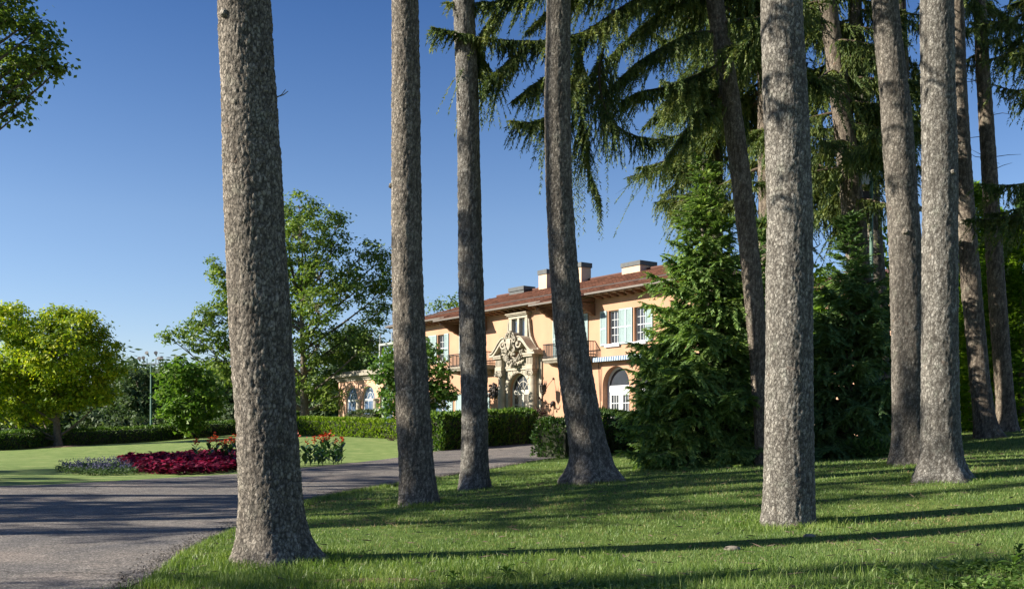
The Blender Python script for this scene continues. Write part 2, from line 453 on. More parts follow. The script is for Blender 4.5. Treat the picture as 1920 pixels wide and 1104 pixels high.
# ------------------------------------------------------------------ ground and drive
def grass_ground_mat():
    m, nt, p, _ = new_mat('lawn')
    c = coords(nt)
    big = noise(nt, c, .22, 4); mid = noise(nt, c, 2.2, 5, .65); fine = noise(nt, c, 28, 4, .75)
    a = ramp(nt, mid.outputs['Fac'], [(.3, (.062, .11, .024)), (.55, (.115, .17, .04)), (.75, (.2, .225, .078))])
    b = ramp(nt, fine.outputs['Fac'], [(.3, (.55, .6, .5)), (.7, (1.25, 1.2, 1.2))])
    col = mixc(nt, 1., a.outputs[0], b.outputs[0], 'MULTIPLY')
    d = ramp(nt, big.outputs['Fac'], [(.35, (.8, .9, .85)), (.65, (1.25, 1.12, 1.15))])
    col = mixc(nt, 1., col, d.outputs[0], 'MULTIPLY')
    nt.links.new(col, p.inputs['Base Color']); p.inputs['Roughness'].default_value = .9; p.inputs['Specular IOR Level'].default_value = .1
    bump(nt, p, fine.outputs['Fac'], .9, .05)
    return m
def island_mat():
    """close-mown lawn beyond the drive, bleached paler, with mowing stripes"""
    m, nt, p, _ = new_mat('mown_lawn')
    c = coords(nt)
    mid = noise(nt, c, 1.4, 5, .65); fine = noise(nt, c, 24, 4, .75)
    mp = N(nt, 'ShaderNodeMapping'); mp.inputs['Rotation'].default_value = (0, 0, rad(12)); nt.links.new(c, mp.inputs['Vector'])
    w = N(nt, 'ShaderNodeTexWave', wave_type='BANDS', bands_direction='Y'); w.inputs['Scale'].default_value = .32; w.inputs['Distortion'].default_value = .9; w.inputs['Detail'].default_value = 2
    nt.links.new(mp.outputs[0], w.inputs['Vector'])
    a = ramp(nt, mid.outputs['Fac'], [(.3, (.125, .19, .055)), (.55, (.22, .275, .095)), (.78, (.35, .355, .155))])
    s = ramp(nt, w.outputs['Fac'], [(.35, (.68, .8, .72)), (.65, (1.16, 1.08, 1.1))])
    b = ramp(nt, fine.outputs['Fac'], [(.3, (.7, .75, .7)), (.7, (1.15, 1.15, 1.15))])
    col = mixc(nt, 1., a.outputs[0], b.outputs[0], 'MULTIPLY'); col = mixc(nt, 1., col, s.outputs[0], 'MULTIPLY')
    nt.links.new(col, p.inputs['Base Color']); p.inputs['Roughness'].default_value = .9; p.inputs['Specular IOR Level'].default_value = .1
    bump(nt, p, fine.outputs['Fac'], .7, .04)
    return m
def asphalt_mat():
    m, nt, p, _ = new_mat('drive_asphalt')
    c = coords(nt)
    st = N(nt, 'ShaderNodeTexVoronoi', feature='F1'); st.inputs['Scale'].default_value = 55; nt.links.new(c, st.inputs['Vector'])
    sep = nt.nodes.new('ShaderNodeSeparateColor'); nt.links.new(st.outputs['Color'], sep.inputs[0])
    r = ramp(nt, sep.outputs[0], [(.0, (.06, .058, .054)), (.5, (.132, .122, .112)), (.85, (.2, .183, .167)), (1., (.34, .315, .29))])
    n1 = noise(nt, c, .7, 5); n2 = noise(nt, c, 5, 5, .7)
    t1 = ramp(nt, n1.outputs['Fac'], [(.3, (.7, .71, .76)), (.5, (.98, .96, .95)), (.7, (1.28, 1.18, 1.12))])
    t2 = ramp(nt, n2.outputs['Fac'], [(.3, (.75, .75, .76)), (.7, (1.2, 1.18, 1.16))])
    col = mixc(nt, 1., r.outputs[0], t1.outputs[0], 'MULTIPLY'); col = mixc(nt, 1., col, t2.outputs[0], 'MULTIPLY')
    # a few long cracks
    wob = noise(nt, c, .8, 4)
    wv = N(nt, 'ShaderNodeVectorMath', operation='MULTIPLY_ADD'); nt.links.new(wob.outputs['Color'], wv.inputs[0]); wv.inputs[1].default_value = (1.2, 1.2, 0); nt.links.new(c, wv.inputs[2])
    ck = N(nt, 'ShaderNodeTexVoronoi', feature='DISTANCE_TO_EDGE'); ck.inputs['Scale'].default_value = .22; nt.links.new(wv.outputs[0], ck.inputs['Vector'])
    ce = ramp(nt, ck.outputs['Distance'], [(.0, (.35, .33, .3)), (.006, (1, 1, 1))])
    col = mixc(nt, 1., col, ce.outputs[0], 'MULTIPLY')
    nt.links.new(col, p.inputs['Base Color']); p.inputs['Roughness'].default_value = .85; p.inputs['Specular IOR Level'].default_value = .25
    bump(nt, p, sep.outputs[1], .6, .012)
    return m
M['lawn'] = grass_ground_mat(); M['mown'] = island_mat(); M['asphalt'] = asphalt_mat()

def sheet(name, mat, far_pts, near_pts, nu, nv, dz, jit=0.0, seed=1):
    """a sheet between two edge lines, draped on the terrain"""
    def res(P, n):
        P = np.asarray(P, float); s = np.concatenate([[0], np.cumsum(np.linalg.norm(np.diff(P, axis=0), axis=1))]); s /= s[-1]
        # Catmull-like smoothing by cubic resample
        u = np.linspace(0, 1, n); q = np.stack([np.interp(u, s, P[:, 0]), np.interp(u, s, P[:, 1])], 1)
        for _ in range(4): q[1:-1] = .25 * q[:-2] + .5 * q[1:-1] + .25 * q[2:]
        return q
    A, B = res(far_pts, nu), res(near_pts, nu)
    if jit:
        for E, sd in ((A, seed), (B, seed + 7)):
            n3 = np.stack([E[:, 0] * 2.2, E[:, 1] * 2.2, np.zeros(nu)], 1)
            E[:, 1] += vnoise(n3, sd) * jit + vnoise(n3 * 4, sd + 3) * jit * .6
    v = np.linspace(0, 1, nv)[None, :, None]
    G = A[:, None] * (1 - v) + B[:, None] * v
    G = G.reshape(-1, 2)
    z = terrain(G[:, 0], G[:, 1]) + dz
    i = np.arange(nu - 1)[:, None] * nv + np.arange(nv - 1)[None]
    Fq = np.stack([i, i + nv, i + nv + 1, i + 1], -1).reshape(-1, 4)
    o = link(name, np_mesh(name, np.column_stack([G, z]), [Fq], True), mat)
    return o, np.concatenate([A, B[::-1]])

def inside(poly, x, y):
    c = np.zeros(len(x), bool); n = len(poly)
    for i in range(n):
        x0, y0 = poly[i]; x1, y1 = poly[(i + 1) % n]
        if y0 == y1: continue
        t = ((y0 > y) != (y1 > y)) & (x < (x1 - x0) * (y - y0) / (y1 - y0) + x0)
        c ^= t
    return c

_xs = np.sinh(np.linspace(-5.2, 5.2, 190)) * 4.2
_ys = np.concatenate([np.linspace(-40, 2, 14)[:-1], np.linspace(2, 62, 110), 62 + np.cumsum(np.geomspace(.6, 60, 46))])
_gx, _gy = np.meshgrid(_xs, _ys)
_gz = terrain(_gx.ravel(), _gy.ravel())
_nx = len(_xs); _i = np.arange(len(_ys) - 1)[:, None] * _nx + np.arange(_nx - 1)[None]
ground = link('ground', np_mesh('ground', np.column_stack([_gx.ravel(), _gy.ravel(), _gz]), [np.stack([_i, _i + 1, _i + _nx + 1, _i + _nx], -1).reshape(-1, 4)], True), M['lawn'])
tag(ground, kind='structure')

far_px = [(0, 912), (120, 908), (250, 900), (470, 887), (580, 876), (680, 866), (745, 858), (810, 847), (905, 838), (985, 829)]
near_px = [(265, 1104), (330, 1045), (400, 1010), (465, 985), (530, 958), (590, 936), (670, 919), (750, 907), (830, 893), (920, 879), (1000, 864)]
far_w = [(-60, 19), (-30, 22.5)] + [ground_hit(*p) for p in far_px] + [(1.6, 58.5), (6, 56.5)]
near_w = [(-40, -6), (-14, 3.5), (-6.0, 6.6)] + [ground_hit(*p) for p in near_px] + [(2.6, 37), (6, 43), (10, 49.5)]
drive, DRIVE = sheet('driveway', M['asphalt'], far_w, near_w, 260, 14, .016, .07)
tag(drive, kind='structure')

# lawn island beyond the drive, mown short
isl_near = [(-60, 19.06), (-30, 22.56)] + [(a, b + .03) for a, b in [ground_hit(*p) for p in far_px]]
isl_far = [(-90, 45), (-45, 52), (-27.5, 56.2), (-25.2, 62), (-23, 69), (-20, 76.5), (-14, 76), (-10.2, 66), (-7.0, 63), (-4.0, 56), (-2, 52.5), (.2, 52.3)]
island, ISLAND = sheet('mown_lawn', M['mown'], isl_far, isl_near, 200, 30, .006)
tag(island, kind='structure')

# ------------------------------------------------------------------ mansion
M['stucco'] = simple('peach_stucco', (.42, .238, .15), .9, .13, .6, bmp=.25, bscale=45)
M['stucco_pink'] = simple('pink_stucco', (.52, .31, .215), .9, .07, .7, bmp=.25, bscale=45)
M['chimney'] = simple('chimney_stucco', (.56, .40, .28), .9, .08, 1.2, bmp=.2)
M['stone'] = simple('limestone', (.345, .305, .24), .85, .22, 3.5, bmp=.5, bscale=30)
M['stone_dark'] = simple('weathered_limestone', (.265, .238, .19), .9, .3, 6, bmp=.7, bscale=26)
M['tile'] = leaf_mat('red_roof_tiles', [(.055, .028, .02), (.08, .037, .026), (.11, .05, .035)], 0.0, .95, .25, .4, spec=.03)
M['roof_deck'] = simple('roof_deck', (.10, .045, .032), .9, .15, 4)
M['wood'] = simple('dark_stained_wood', (.17, .085, .045), .75, .25, 6)
M['soffit'] = simple('soffit_boards', (.34, .24, .16), .85, .15, 5)
M['gutter'] = simple('grey_gutter', (.13, .115, .098), .5, .1, 4, metal=.3)
M['shutter'] = simple('pale_blue_shutter_paint', (.28, .37, .375), .5, .06, 4)
M['white'] = simple('white_paint', (.56, .58, .59), .45, .04, 4)
M['cream_frame'] = simple('weathered_cream_paint', (.46, .43, .37), .55, .1, 6)
M['iron'] = simple('black_iron', (.035, .03, .028), .55, .2, 20, metal=.4)
M['bronze'] = simple('dark_bronze', (.055, .045, .04), .5, .35, 14, metal=.5, bmp=.5, bscale=40)
M['lead'] = simple('lead_flashing', (.075, .08, .082), .6, .15, 4, metal=.3)
M['grey_metal'] = simple('galvanised_metal', (.36, .38, .38), .45, .1, 6, metal=.5)
M['green_metal'] = simple('green_painted_steel', (.11, .19, .15), .5, .1, 6, metal=.2)
M['brick'] = simple('orange_brick', (.50, .21, .10), .9, .2, 9)
def glass_mat(name, col, rough=.06):
    m, nt, p, _ = new_mat(name)
    n = noise(nt, coords(nt), .8, 3)
    r = ramp(nt, n.outputs['Fac'], [(.35, tuple(c * .7 for c in col)), (.65, tuple(c * 1.25 for c in col))])
    nt.links.new(r.outputs[0], p.inputs['Base Color']); p.inputs['Roughness'].default_value = rough; p.inputs['Specular IOR Level'].default_value = .7
    bump(nt, p, noise(nt, coords(nt), 1.6, 2).outputs['Fac'], .05, .05)
    return m
M['glass'] = glass_mat('window_glass', (.035, .04, .05))
M['glass_blue'] = glass_mat('painted_sky_glass', (.075, .12, .20))  # reflected sky put into the base colour as blue
M['glass_warm'] = glass_mat('dim_door_glass', (.075, .065, .05))
M['curtain'] = simple('blue_grey_blind', (.14, .19, .28), .5, .08, 3)
def stripe_mat():
    m, nt, p, _ = new_mat('striped_awning')
    s = N(nt, 'ShaderNodeSeparateXYZ'); nt.links.new(coords(nt), s.inputs[0])
    a = N(nt, 'ShaderNodeMath', operation='MULTIPLY'); a.inputs[1].default_value = 1 / .19; nt.links.new(s.outputs[0], a.inputs[0])
    f = N(nt, 'ShaderNodeMath', operation='FRACT'); nt.links.new(a.outputs[0], f.inputs[0])
    r = ramp(nt, f.outputs[0], [(.0, (.04, .08, .15)), (.5, (.34, .42, .46))]); r.color_ramp.interpolation = 'CONSTANT'
    nt.links.new(r.outputs[0], p.inputs['Base Color']); p.inputs['Roughness'].default_value = .8
    return m
M['awning'] = stripe_mat()

HOUSE = empty('mansion', (.49, 62., 1.01), math.atan2(-1900, 1400), 'peach stucco villa with red tiled hip roof, carved stone portal and blue shutters', 'mansion')

def wall_band(mb, x0, x1, z0, z1, ops, dep, y=0.0):
    cur = x0
    q = lambda a, b, c, d: mb.poly([(a, y, c), (b, y, c), (b, y, d), (a, y, d)], [(0, 1, 2, 3)])
    for (a, b, zb, zt, kind) in sorted(ops):
        q(cur, a, z0, z1)
        if zb > z0: q(a, b, z0, zb)
        Y = y + dep
        if kind == 'rect':
            if zt < z1: q(a, b, zt, z1)
            top = [(a, zt), (b, zt)]
        else:
            R = (b - a) / 2; n = 18
            top = [((a + b) / 2 - R * math.cos(PI * i / n), zt + R * math.sin(PI * i / n)) for i in range(n + 1)]
            for (p, r) in zip(top[:-1], top[1:]):
                mb.poly([(p[0], y, p[1]), (r[0], y, r[1]), (r[0], y, z1), (p[0], y, z1)], [(0, 1, 2, 3)])
        loop = [(a, zb)] + top + [(b, zb)]
        for p, r in zip(loop, loop[1:] + loop[:1]):
            mb.poly([(p[0], y, p[1]), (r[0], y, r[1]), (r[0], Y, r[1]), (p[0], Y, p[1])], [(0, 1, 2, 3)])
        cur = b
    q(cur, x1, z0, z1)

XL, XR, ZW, ZE, DEP = -14.4, 14.8, 4.42, 8.12, 11.0
ops1 = [(-10.3, -8.2, .75, 2.95, 'rect'), (-6.35, -3.9, .75, 2.95, 'rect'), (-.99, 1.15, 0., 3.02, 'arch'), (7.6, 9.75, 0., 3.0, 'arch'), (10.2, 12.35, 0., 3.0, 'arch')]
ops2 = [(-11.45, -10.6, 5.28, 7.1, 'rect'), (-9.42, -8.57, 5.28, 7.1, 'rect'), (-5.95, -4.35, 4.72, 7.1, 'rect'), (-.75, .95, 5.6, 7.38, 'rect'), (4.0, 5.7, 4.72, 7.1, 'rect'), (8.08, 8.93, 5.28, 7.1, 'rect'), (10.12, 10.97, 5.28, 7.1, 'rect')]
w = MB()
wall_band(w, XL, XR, -.9, ZW, ops1, .75)
wall_band(w, XL, XR, ZW, ZE, ops2, .28)
w.poly([(XL, 0, -.9), (XL, DEP, -.9), (XL, DEP, ZE), (XL, 0, ZE)], [(0, 1, 2, 3)])
w.poly([(XR, 0, -.9), (XR, DEP, -.9), (XR, DEP, ZE), (XR, 0, ZE)], [(0, 1, 2, 3)])
w.poly([(XL, DEP, -.9), (XR, DEP, -.9), (XR, DEP, ZE), (XL, DEP, ZE)], [(0, 1, 2, 3)])
w.build('wall', M['stucco'], HOUSE)

# roof: hip with tile courses
OV, PITCH, RID = .78, .345, 5.0
z_eave = 8.10
zr = z_eave + (RID + OV) * PITCH
RX0, RX1 = XL - OV, XR + OV
HX = RID + OV
r = MB()
e = [(RX0, -OV, z_eave), (RX1, -OV, z_eave), (RX1, DEP + OV, z_eave), (RX0, DEP + OV, z_eave), (RX0 + HX, RID, zr), (RX1 - HX, RID, zr)]
r.poly(e, [(0, 1, 5, 4), (1, 2, 5), (2, 3, 4, 5), (3, 0, 4)])
e2 = [(a, b, c - .12) for a, b, c in e]
r.poly(e2[:4], [(3, 2, 1, 0)])
r.poly([e[0], e[1], e2[1], e2[0]], [(0, 1, 2, 3)]); r.poly([e[0], e[3], e2[3], e2[0]], [(0, 1, 2, 3)]); r.poly([e[1], e[2], e2[2], e2[1]], [(0, 1, 2, 3)]); r.poly([e[2], e[3], e2[3], e2[2]], [(0, 1, 2, 3)])
CAN = [(-7.2, -3.4), (3.18, 7.1)]   # the roof runs further out over the two balconies
for a, b in CAN:
    yo = -1.62; zo = z_eave + (yo + OV) * PITCH
    r.poly([(a, -OV, z_eave - .005), (b, -OV, z_eave - .005), (b, yo, zo), (a, yo, zo), (a, -OV, z_eave - .12), (b, -OV, z_eave - .12), (b, yo, zo - .1), (a, yo, zo - .1)],
           [(0, 1, 2, 3), (7, 6, 5, 4), (3, 2, 6, 7), (0, 3, 7, 4), (1, 5, 6, 2)])
r.build('roof', M['roof_deck'], HOUSE)
rng = np.random.default_rng(5)
tb = NB()
def tiles(corner, ex, up, width_at, slope_len, tw=.30, tl=.36):
    """rows of slab tiles: corner point, unit ex along eave, unit up the slope, range function"""
    nrm = np.cross(ex, up); nrm = nrm / np.linalg.norm(nrm)
    if nrm[2] < 0: nrm = -nrm
    for row in range(int(slope_len / tl)):
        s0 = row * tl; a, b = width_at(s0 + tl * .5)
        n = int((b - a) / tw)
        if n < 1: continue
        u = a + (np.arange(n) + (.5 if row % 2 else 0.)) * tw
        u = u[u + tw * .9 < b]; n = len(u)
        if n == 0: continue
        du = rng.normal(0, .006, n); lift = .045 + rng.random(n) * .02
        base = corner + u[:, None] * ex + s0 * up + du[:, None] * ex
        p0 = base + nrm * lift[:, None]; p1 = p0 + ex * tw * .94; p3 = base + up * (tl + .06) + nrm * .018; p2 = p3 + ex * tw * .94
        q0 = p0 - nrm * .035; q1 = p1 - nrm * .035
        V = np.stack([p0, p1, p2, p3, q0, q1], 1).reshape(-1, 3); k = np.arange(n)[:, None] * 6
        tb.add(V, np.concatenate([k + [0, 1, 2, 3], k + [4, 5, 1, 0]]))
L = math.hypot(1, PITCH); upF = np.array([0, 1 / L, PITCH / L]); exF = np.array([1., 0, 0])
tiles(np.array([RX0, -OV - .05, z_eave]), exF, upF, lambda s: (s / L + .05, RX1 - RX0 - s / L), HX * L)
for a, b in CAN:
    tiles(np.array([a, -1.67, z_eave - .89 * PITCH]), exF, upF, lambda s: (0, b - a), .86 * L)
tiles(np.array([RX0 - .05, DEP + OV, z_eave]), np.array([0, -1., 0]), np.array([1 / L, 0, PITCH / L]), lambda s: (s / L, DEP + 2 * OV - s / L), HX * L)
tag(tb.build('roof_tiles', M['tile'], HOUSE), kind='stuff')
rg = MB()   # ridge and snow rail line
rg.tube([(RX0 + HX, RID, zr + .05), (RX1 - HX, RID, zr + .05)], .09, 6); rg.build('ridge_tiles', M['roof_deck'], HOUSE)
sr = MB(); ys = .7
sr.box(RX0 + 1.9, RX1 - 1.9, ys, ys + .04, z_eave + (ys + OV) * PITCH + .03, z_eave + (ys + OV) * PITCH + .12); sr.build('snow_rail', M['iron'], HOUSE)
g = MB()
segs = [(RX0, CAN[0][0]), (CAN[0][1], CAN[1][0]), (CAN[1][1], RX1)]
for a, b in segs: g.box(a, b, -OV - .15, -OV - .022, z_eave - .1, z_eave + .0)
for a, b in CAN: g.box(a - .03, b + .03, -1.77, -1.642, z_eave - .84 * PITCH - .1, z_eave - .84 * PITCH)
g.box(RX0 - .14, RX0 - .02, -OV, DEP + OV, z_eave - .1, z_eave)
g.build('gutter', M['gutter'], HOUSE)
sf = MB()
sf.poly([(RX0 + .05, -OV + .05, z_eave - .124), (RX1 - .05, -OV + .05, z_eave - .124), (RX1 - .05, -.003, z_eave - .124), (RX0 + .05, -.003, z_eave - .124)], [(0, 1, 2, 3)])
sf.build('soffit', M['soffit'], HOUSE)
rm = MB(); rm.prism_yz([(-.001, -.13), (-.001, -.30), (-.4, -.29), (-.62, -.24), (-.68, -.13)], -.07, .07)
raf = rm.build('rafter', M['wood'], HOUSE); raf.location = (XL + .3, 0, z_eave)
xx = XL + .3
while xx < XR - .6:
    xx += .62
    if any(a < xx < b for a, b in CAN): continue
    o = raf.copy(); COL.objects.link(o); o.location = (xx, 0, z_eave)
rm = MB(); rm.prism_yz([(-.001, -.13), (-.001, -.40), (-1.0, -.45), (-1.4, -.45), (-1.5, -.40)], -.065, .065)
raf2 = rm.build('canopy_rafter', M['wood'], HOUSE); first = True
for a, b in CAN:
    n = 9
    for i in range(n):
        o = raf2 if first else raf2.copy()
        if not first: COL.objects.link(o)
        first = False
        o.location = (a + .2 + (b - a - .4) * i / (n - 1), 0, z_eave)
bm_ = MB(); bm_.prism_yz([(-.002, -.47), (-1.3, -.47), (-1.36, -.6), (-1.05, -.66), (-1.0, -.76), (-.7, -.82), (-.62, -.94), (-.3, -1.0), (-.2, -1.1), (-.002, -1.15)], -.14, .14)
br = bm_.build('eave_bracket', M['wood'], HOUSE); first = True
for x in (-6.95, -3.65, 3.45, 6.85):
    o = br if first else br.copy()
    if not first: COL.objects.link(o)
    first = False; o.location = (x, 0, z_eave)

# chimneys
def Fpt(px, py, off):
    """a measured pixel on the plane `off` metres in front of the facade -> local x, z"""
    k = (px - 960) / F_PX; c, s = 1400 / 2360, -1900 / 2360
    ox, oy = .49 + s * off, 62. - c * off
    t = (k * oy - ox) / (c - k * s)
    return t, (HZ - py) * (oy + s * t) / F_PX + .59
for (pa, pb, ptop, dep_, wid) in [(1010, 1025, 512, .8, 1.1), (1081, 1090, 498, .8, 1.2), (955, 982, 544, .9, None), (1166, 1200, 498, 1.3, None)]:
    ta, zt = Fpt(pa, ptop, -RID + .6); tb_, _ = Fpt(pb, ptop, -RID + .6)
    y0 = RID - .6
    o = MB().box(ta, tb_, y0, y0 + dep_, zr - 1.2, zt - .14)
    low = wid is None
    ch = o.build('chimney', M['lead'] if (low and pa == 955) else M['chimney'], HOUSE)
    c = MB().box(ta - .06, tb_ + .06, y0 - .06, y0 + dep_ + .06, zt - .14, zt - .14 + (.30 if not low else .26))
    c.build('chimney_cap', M['lead'], ch)
    if not low: MB().box(ta + .15, tb_ - .15, y0 + .15, y0 + dep_ - .15, zt + .16, zt + .2).build('chimney_flue', M['lead'], ch)

# ---- windows
def sash_window(a, b, zb, zt, y, mat_f, mat_g, cols, rows, name='window', fw=.07, parent=HOUSE, curtain=False, split=True):
    f = MB()
    f.box(a + .004, a + fw, y, y + .08, zb + .004, zt - .004); f.box(b - fw, b - .004, y, y + .08, zb + .004, zt - .004)
    f.box(a + fw, b - fw, y, y + .08, zb + .004, zb + fw); f.box(a + fw, b - fw, y, y + .08, zt - fw, zt - .004)
    ia, ib, iz, jz = a + fw, b - fw, zb + fw, zt - fw
    m = .026
    for i in range(1, cols):
        x = ia + (ib - ia) * i / cols; f.box(x - m / 2, x + m / 2, y + .02, y + .06, iz, jz)
    for j in range(1, rows):
        z = iz + (jz - iz) * j / rows; mm = m * (1.8 if (split and j == rows // 2) else 1); f.box(ia, ib, y + .015, y + .055, z - mm / 2, z + mm / 2)
    o = f.build(name, mat_f, parent)
    MB().box(ia, ib, y + .045, y + .05, iz, jz).build('pane', mat_g, o)
    if curtain: MB().box(ia, ia + (ib - ia) * .36, y + .051, y + .055, iz, jz).build('curtain', M['curtain'], o)
    return o
def shutter(a, b, zb, zt, y=-.06):
    f = MB(); s = .06
    f.box(a, a + s, y, y + .05, zb, zt); f.box(b - s, b, y, y + .05, zb, zt)
    mid = zb + (zt - zb) * .48
    for z0, z1 in ((zb, zb + .09), (mid - .05, mid + .05), (zt - .09, zt)): f.box(a + s, b - s, y, y + .05, z0, z1)
    o = f.build('shutter', M['shutter'], HOUSE)
    sl = MB()
    for z0, z1 in ((zb + .09, mid - .05), (mid + .05, zt - .09)):
        n = max(3, int((z1 - z0) / .055))
        for i in range(n):
            z = z0 + (z1 - z0) * (i + .5) / n
            sl.poly([(a + s, y + .008, z - .028), (b - s, y + .008, z - .028), (b - s, y + .042, z + .028), (a + s, y + .042, z + .028)], [(0, 1, 2, 3)])
    tag(sl.build('slats', M['shutter'], o), kind='stuff')
    return o
for (a, b) in [(-11.45, -10.6), (-9.42, -8.57), (8.08, 8.93), (10.12, 10.97)]:
    o = sash_window(a, b, 5.28, 7.1, .16, M['white'], M['glass'], 3, 4, curtain=True)
    MB().box(a - .22, b + .12, -.12, .1, 5.12, 5.278).build('sill', M['white'], o)
    shutter(a - .62, a - .1, 5.22, 7.12, -.07); shutter(b + .06, b + .58, 5.22, 7.12, -.07)
for (a, b) in [(-5.95, -4.35), (4.0, 5.7)]:
    m_ = (a + b) / 2
    sash_window(a, m_ - .002, 4.74, 7.1, .16, M['white'], M['glass'], 2, 5, name='balcony_door', split=False); sash_window(m_ + .002, b, 4.74, 7.1, .16, M['white'], M['glass'], 2, 5, name='balcony_door', split=False)
    shutter(a - .72, a - .06, 4.74, 7.12, -.07); shutter(b + .05, b + .70, 4.74, 7.12, -.07)
for (a, b) in [(-10.3, -8.2), (-6.35, -3.9)]:
    m_ = (a + b) / 2
    sash_window(a, m_ - .002, .75, 2.95, .3, M['white'], M['glass_blue'], 2, 4, split=False); sash_window(m_ + .002, b, .75, 2.95, .3, M['white'], M['glass_blue'], 2, 4, split=False)
    shutter(a - .75, a - .06, .75, 2.97, -.07); shutter(b + .06, b + .72, .75, 2.97, -.07)

# ---- balconies
for (a, b) in [(-6.75, -2.6), (3.45, 7.0)]:
    s = MB()
    s.prism_yz([(-.004, 4.44), (-.86, 4.44), (-.90, 4.52), (-.98, 4.6), (-.98, 4.7), (-.004, 4.7)], a, b)
    s.prism_yz([(-.004, 4.43), (-.8, 4.43), (-.55, 4.26), (-.004, 4.18)], a + .35, a + .55); s.prism_yz([(-.004, 4.43), (-.8, 4.43), (-.55, 4.26), (-.004, 4.18)], b - .55, b - .35)
    bal = s.build('balcony', M['stone_dark'], HOUSE)
    rl = MB(); t_ = .025
    def rail(x0, x1, y0, y1, z): rl.box(x0, x1, y0, y1, z, z + .045)
    for z in (4.78, 5.5):
        rail(a, b, -.93, -.88, z); rail(a, a + .05, -.88, -.004, z); rail(b - .05, b, -.88, -.004, z)
    n = int((b - a) / .125)
    for i in range(n + 1):
        x = a + .012 + (b - a - .024) * i / n; rl.box(x - .012, x + .012, -.915, -.895, 4.7, 5.5)
    for i in range(1, 8):
        y = -.9 + .9 * i / 8
        for x in (a + .025, b - .025): rl.box(x - .012, x + .012, y - .01, y + .01, 4.7, 5.5)
    rl.build('railing', M['iron'], bal)

# ---- portal
PX = .08
po = MB()
# pilasters behind the columns, outer strips
for sx in (-1, 1):
    x = PX + sx * 1.58
    po.box(x - .30, x + .30, -.16, -.004, -.9, 4.05)
    x2 = PX + sx * 2.05
    po.box(x2 - .12, x2 + .12, -.10, -.004, -.9, 5.2)
# spandrel slab with the arch cut out, voussoirs follow
wall_band(po, PX - 1.27, PX + 1.27, -.9, 4.42, [(PX - 1.06, PX + 1.06, -.9, 3.02, 'arch')], .19, -.20)
po.poly([(PX - 1.27, -.2, -.9), (PX - 1.27, 0, -.9), (PX - 1.27, 0, 4.42), (PX - 1.27, -.2, 4.42)], [(0, 1, 2, 3)]); po.poly([(PX + 1.27, -.2, -.9), (PX + 1.27, 0, -.9), (PX + 1.27, 0, 4.42), (PX + 1.27, -.2, 4.42)], [(0, 1, 2, 3)])
portal = po.build('stone_portal', M['stone'], HOUSE)
vm = None
for i in range(11):
    a0, a1 = PI * (i + .06) / 11, PI * (i + .94) / 11; r0, r1 = 1.10, 1.36 if i != 5 else 1.42
    pts = [(PX - r0 * math.cos(a0), 3.02 + r0 * math.sin(a0)), (PX - r1 * math.cos(a0), 3.02 + r1 * math.sin(a0)), (PX - r1 * math.cos(a1), 3.02 + r1 * math.sin(a1)), (PX - r0 * math.cos(a1), 3.02 + r0 * math.sin(a1))]
    MB().prism_xz(pts, -.235, -.202).build('voussoir', M['stone'], portal)
for sx in (-1, 1):
    x = PX + sx * 1.58; c = (x, -.27, 0)
    MB().lathe([(.34, -.9), (.34, .18), (.38, .2), (.38, .32), (.30, .36), (.325, .44), (.27, .5), (.262, .6), (.268, 1.6), (.262, 2.6), (.235, 3.7), (.25, 3.74), (.25, 3.8)], 20, c).build('column', M['stone'], portal, smooth=False)
    cp = MB(); cp.box(x - .33, x + .33, -.6, -.02, 4.12, 4.22)
    cp.lathe([(.25, 3.8), (.27, 3.9), (.31, 4.0), (.29, 4.12)], 14, c)
    for sy in (-.55, -.08):
        for s2 in (-1, 1):
            vx = x + s2 * .27
            cp.tube([(vx, sy - .05, 4.0), (vx, sy + .05, 4.0)], .13, 10); cp.tube([(vx, sy - .07, 4.0), (vx, sy + .07, 4.0)], .055, 8)
    rr = random.Random(int(sx + 5))
    for k in range(14):
        a = k * 2 * PI / 14; cp.ball((x + .27 * math.cos(a), -.27 + .27 * math.sin(a), 3.9 + rr.uniform(-.03, .1)), .055, n=6, m=4)
    cp.build('capital', M['stone_dark'], portal)
# entablature
en = MB()
en.box(PX - 1.98, PX + 1.98, -.30, -.004, 4.24, 4.40); en.box(PX - 1.98, PX + 1.98, -.33, -.004, 4.40, 4.48)
en.box(PX - 1.94, PX + 1.94, -.27, -.004, 4.48, 4.98)
en.box(PX - 2.02, PX + 2.02, -.40, -.004, 4.98, 5.06)
for sx in (-1, 1):
    x = PX + sx * 1.58
    en.box(x - .33, x + .33, -.59, -.331, 4.24, 4.47); en.box(x - .30, x + .30, -.55, -.271, 4.482, 4.979); en.box(x - .42, x + .42, -.69, -.401, 4.982, 5.08)
    for k in range(4): en.box(x - .25 + k * .14, x - .17 + k * .14, -.585, -.55, 4.55, 4.9)
for x in (-.95, -.75, .75, .95): en.box(PX + x - .05, PX + x + .05, -.305, -.27, 4.52, 4.92)
en.build('entablature', M['stone'], portal)
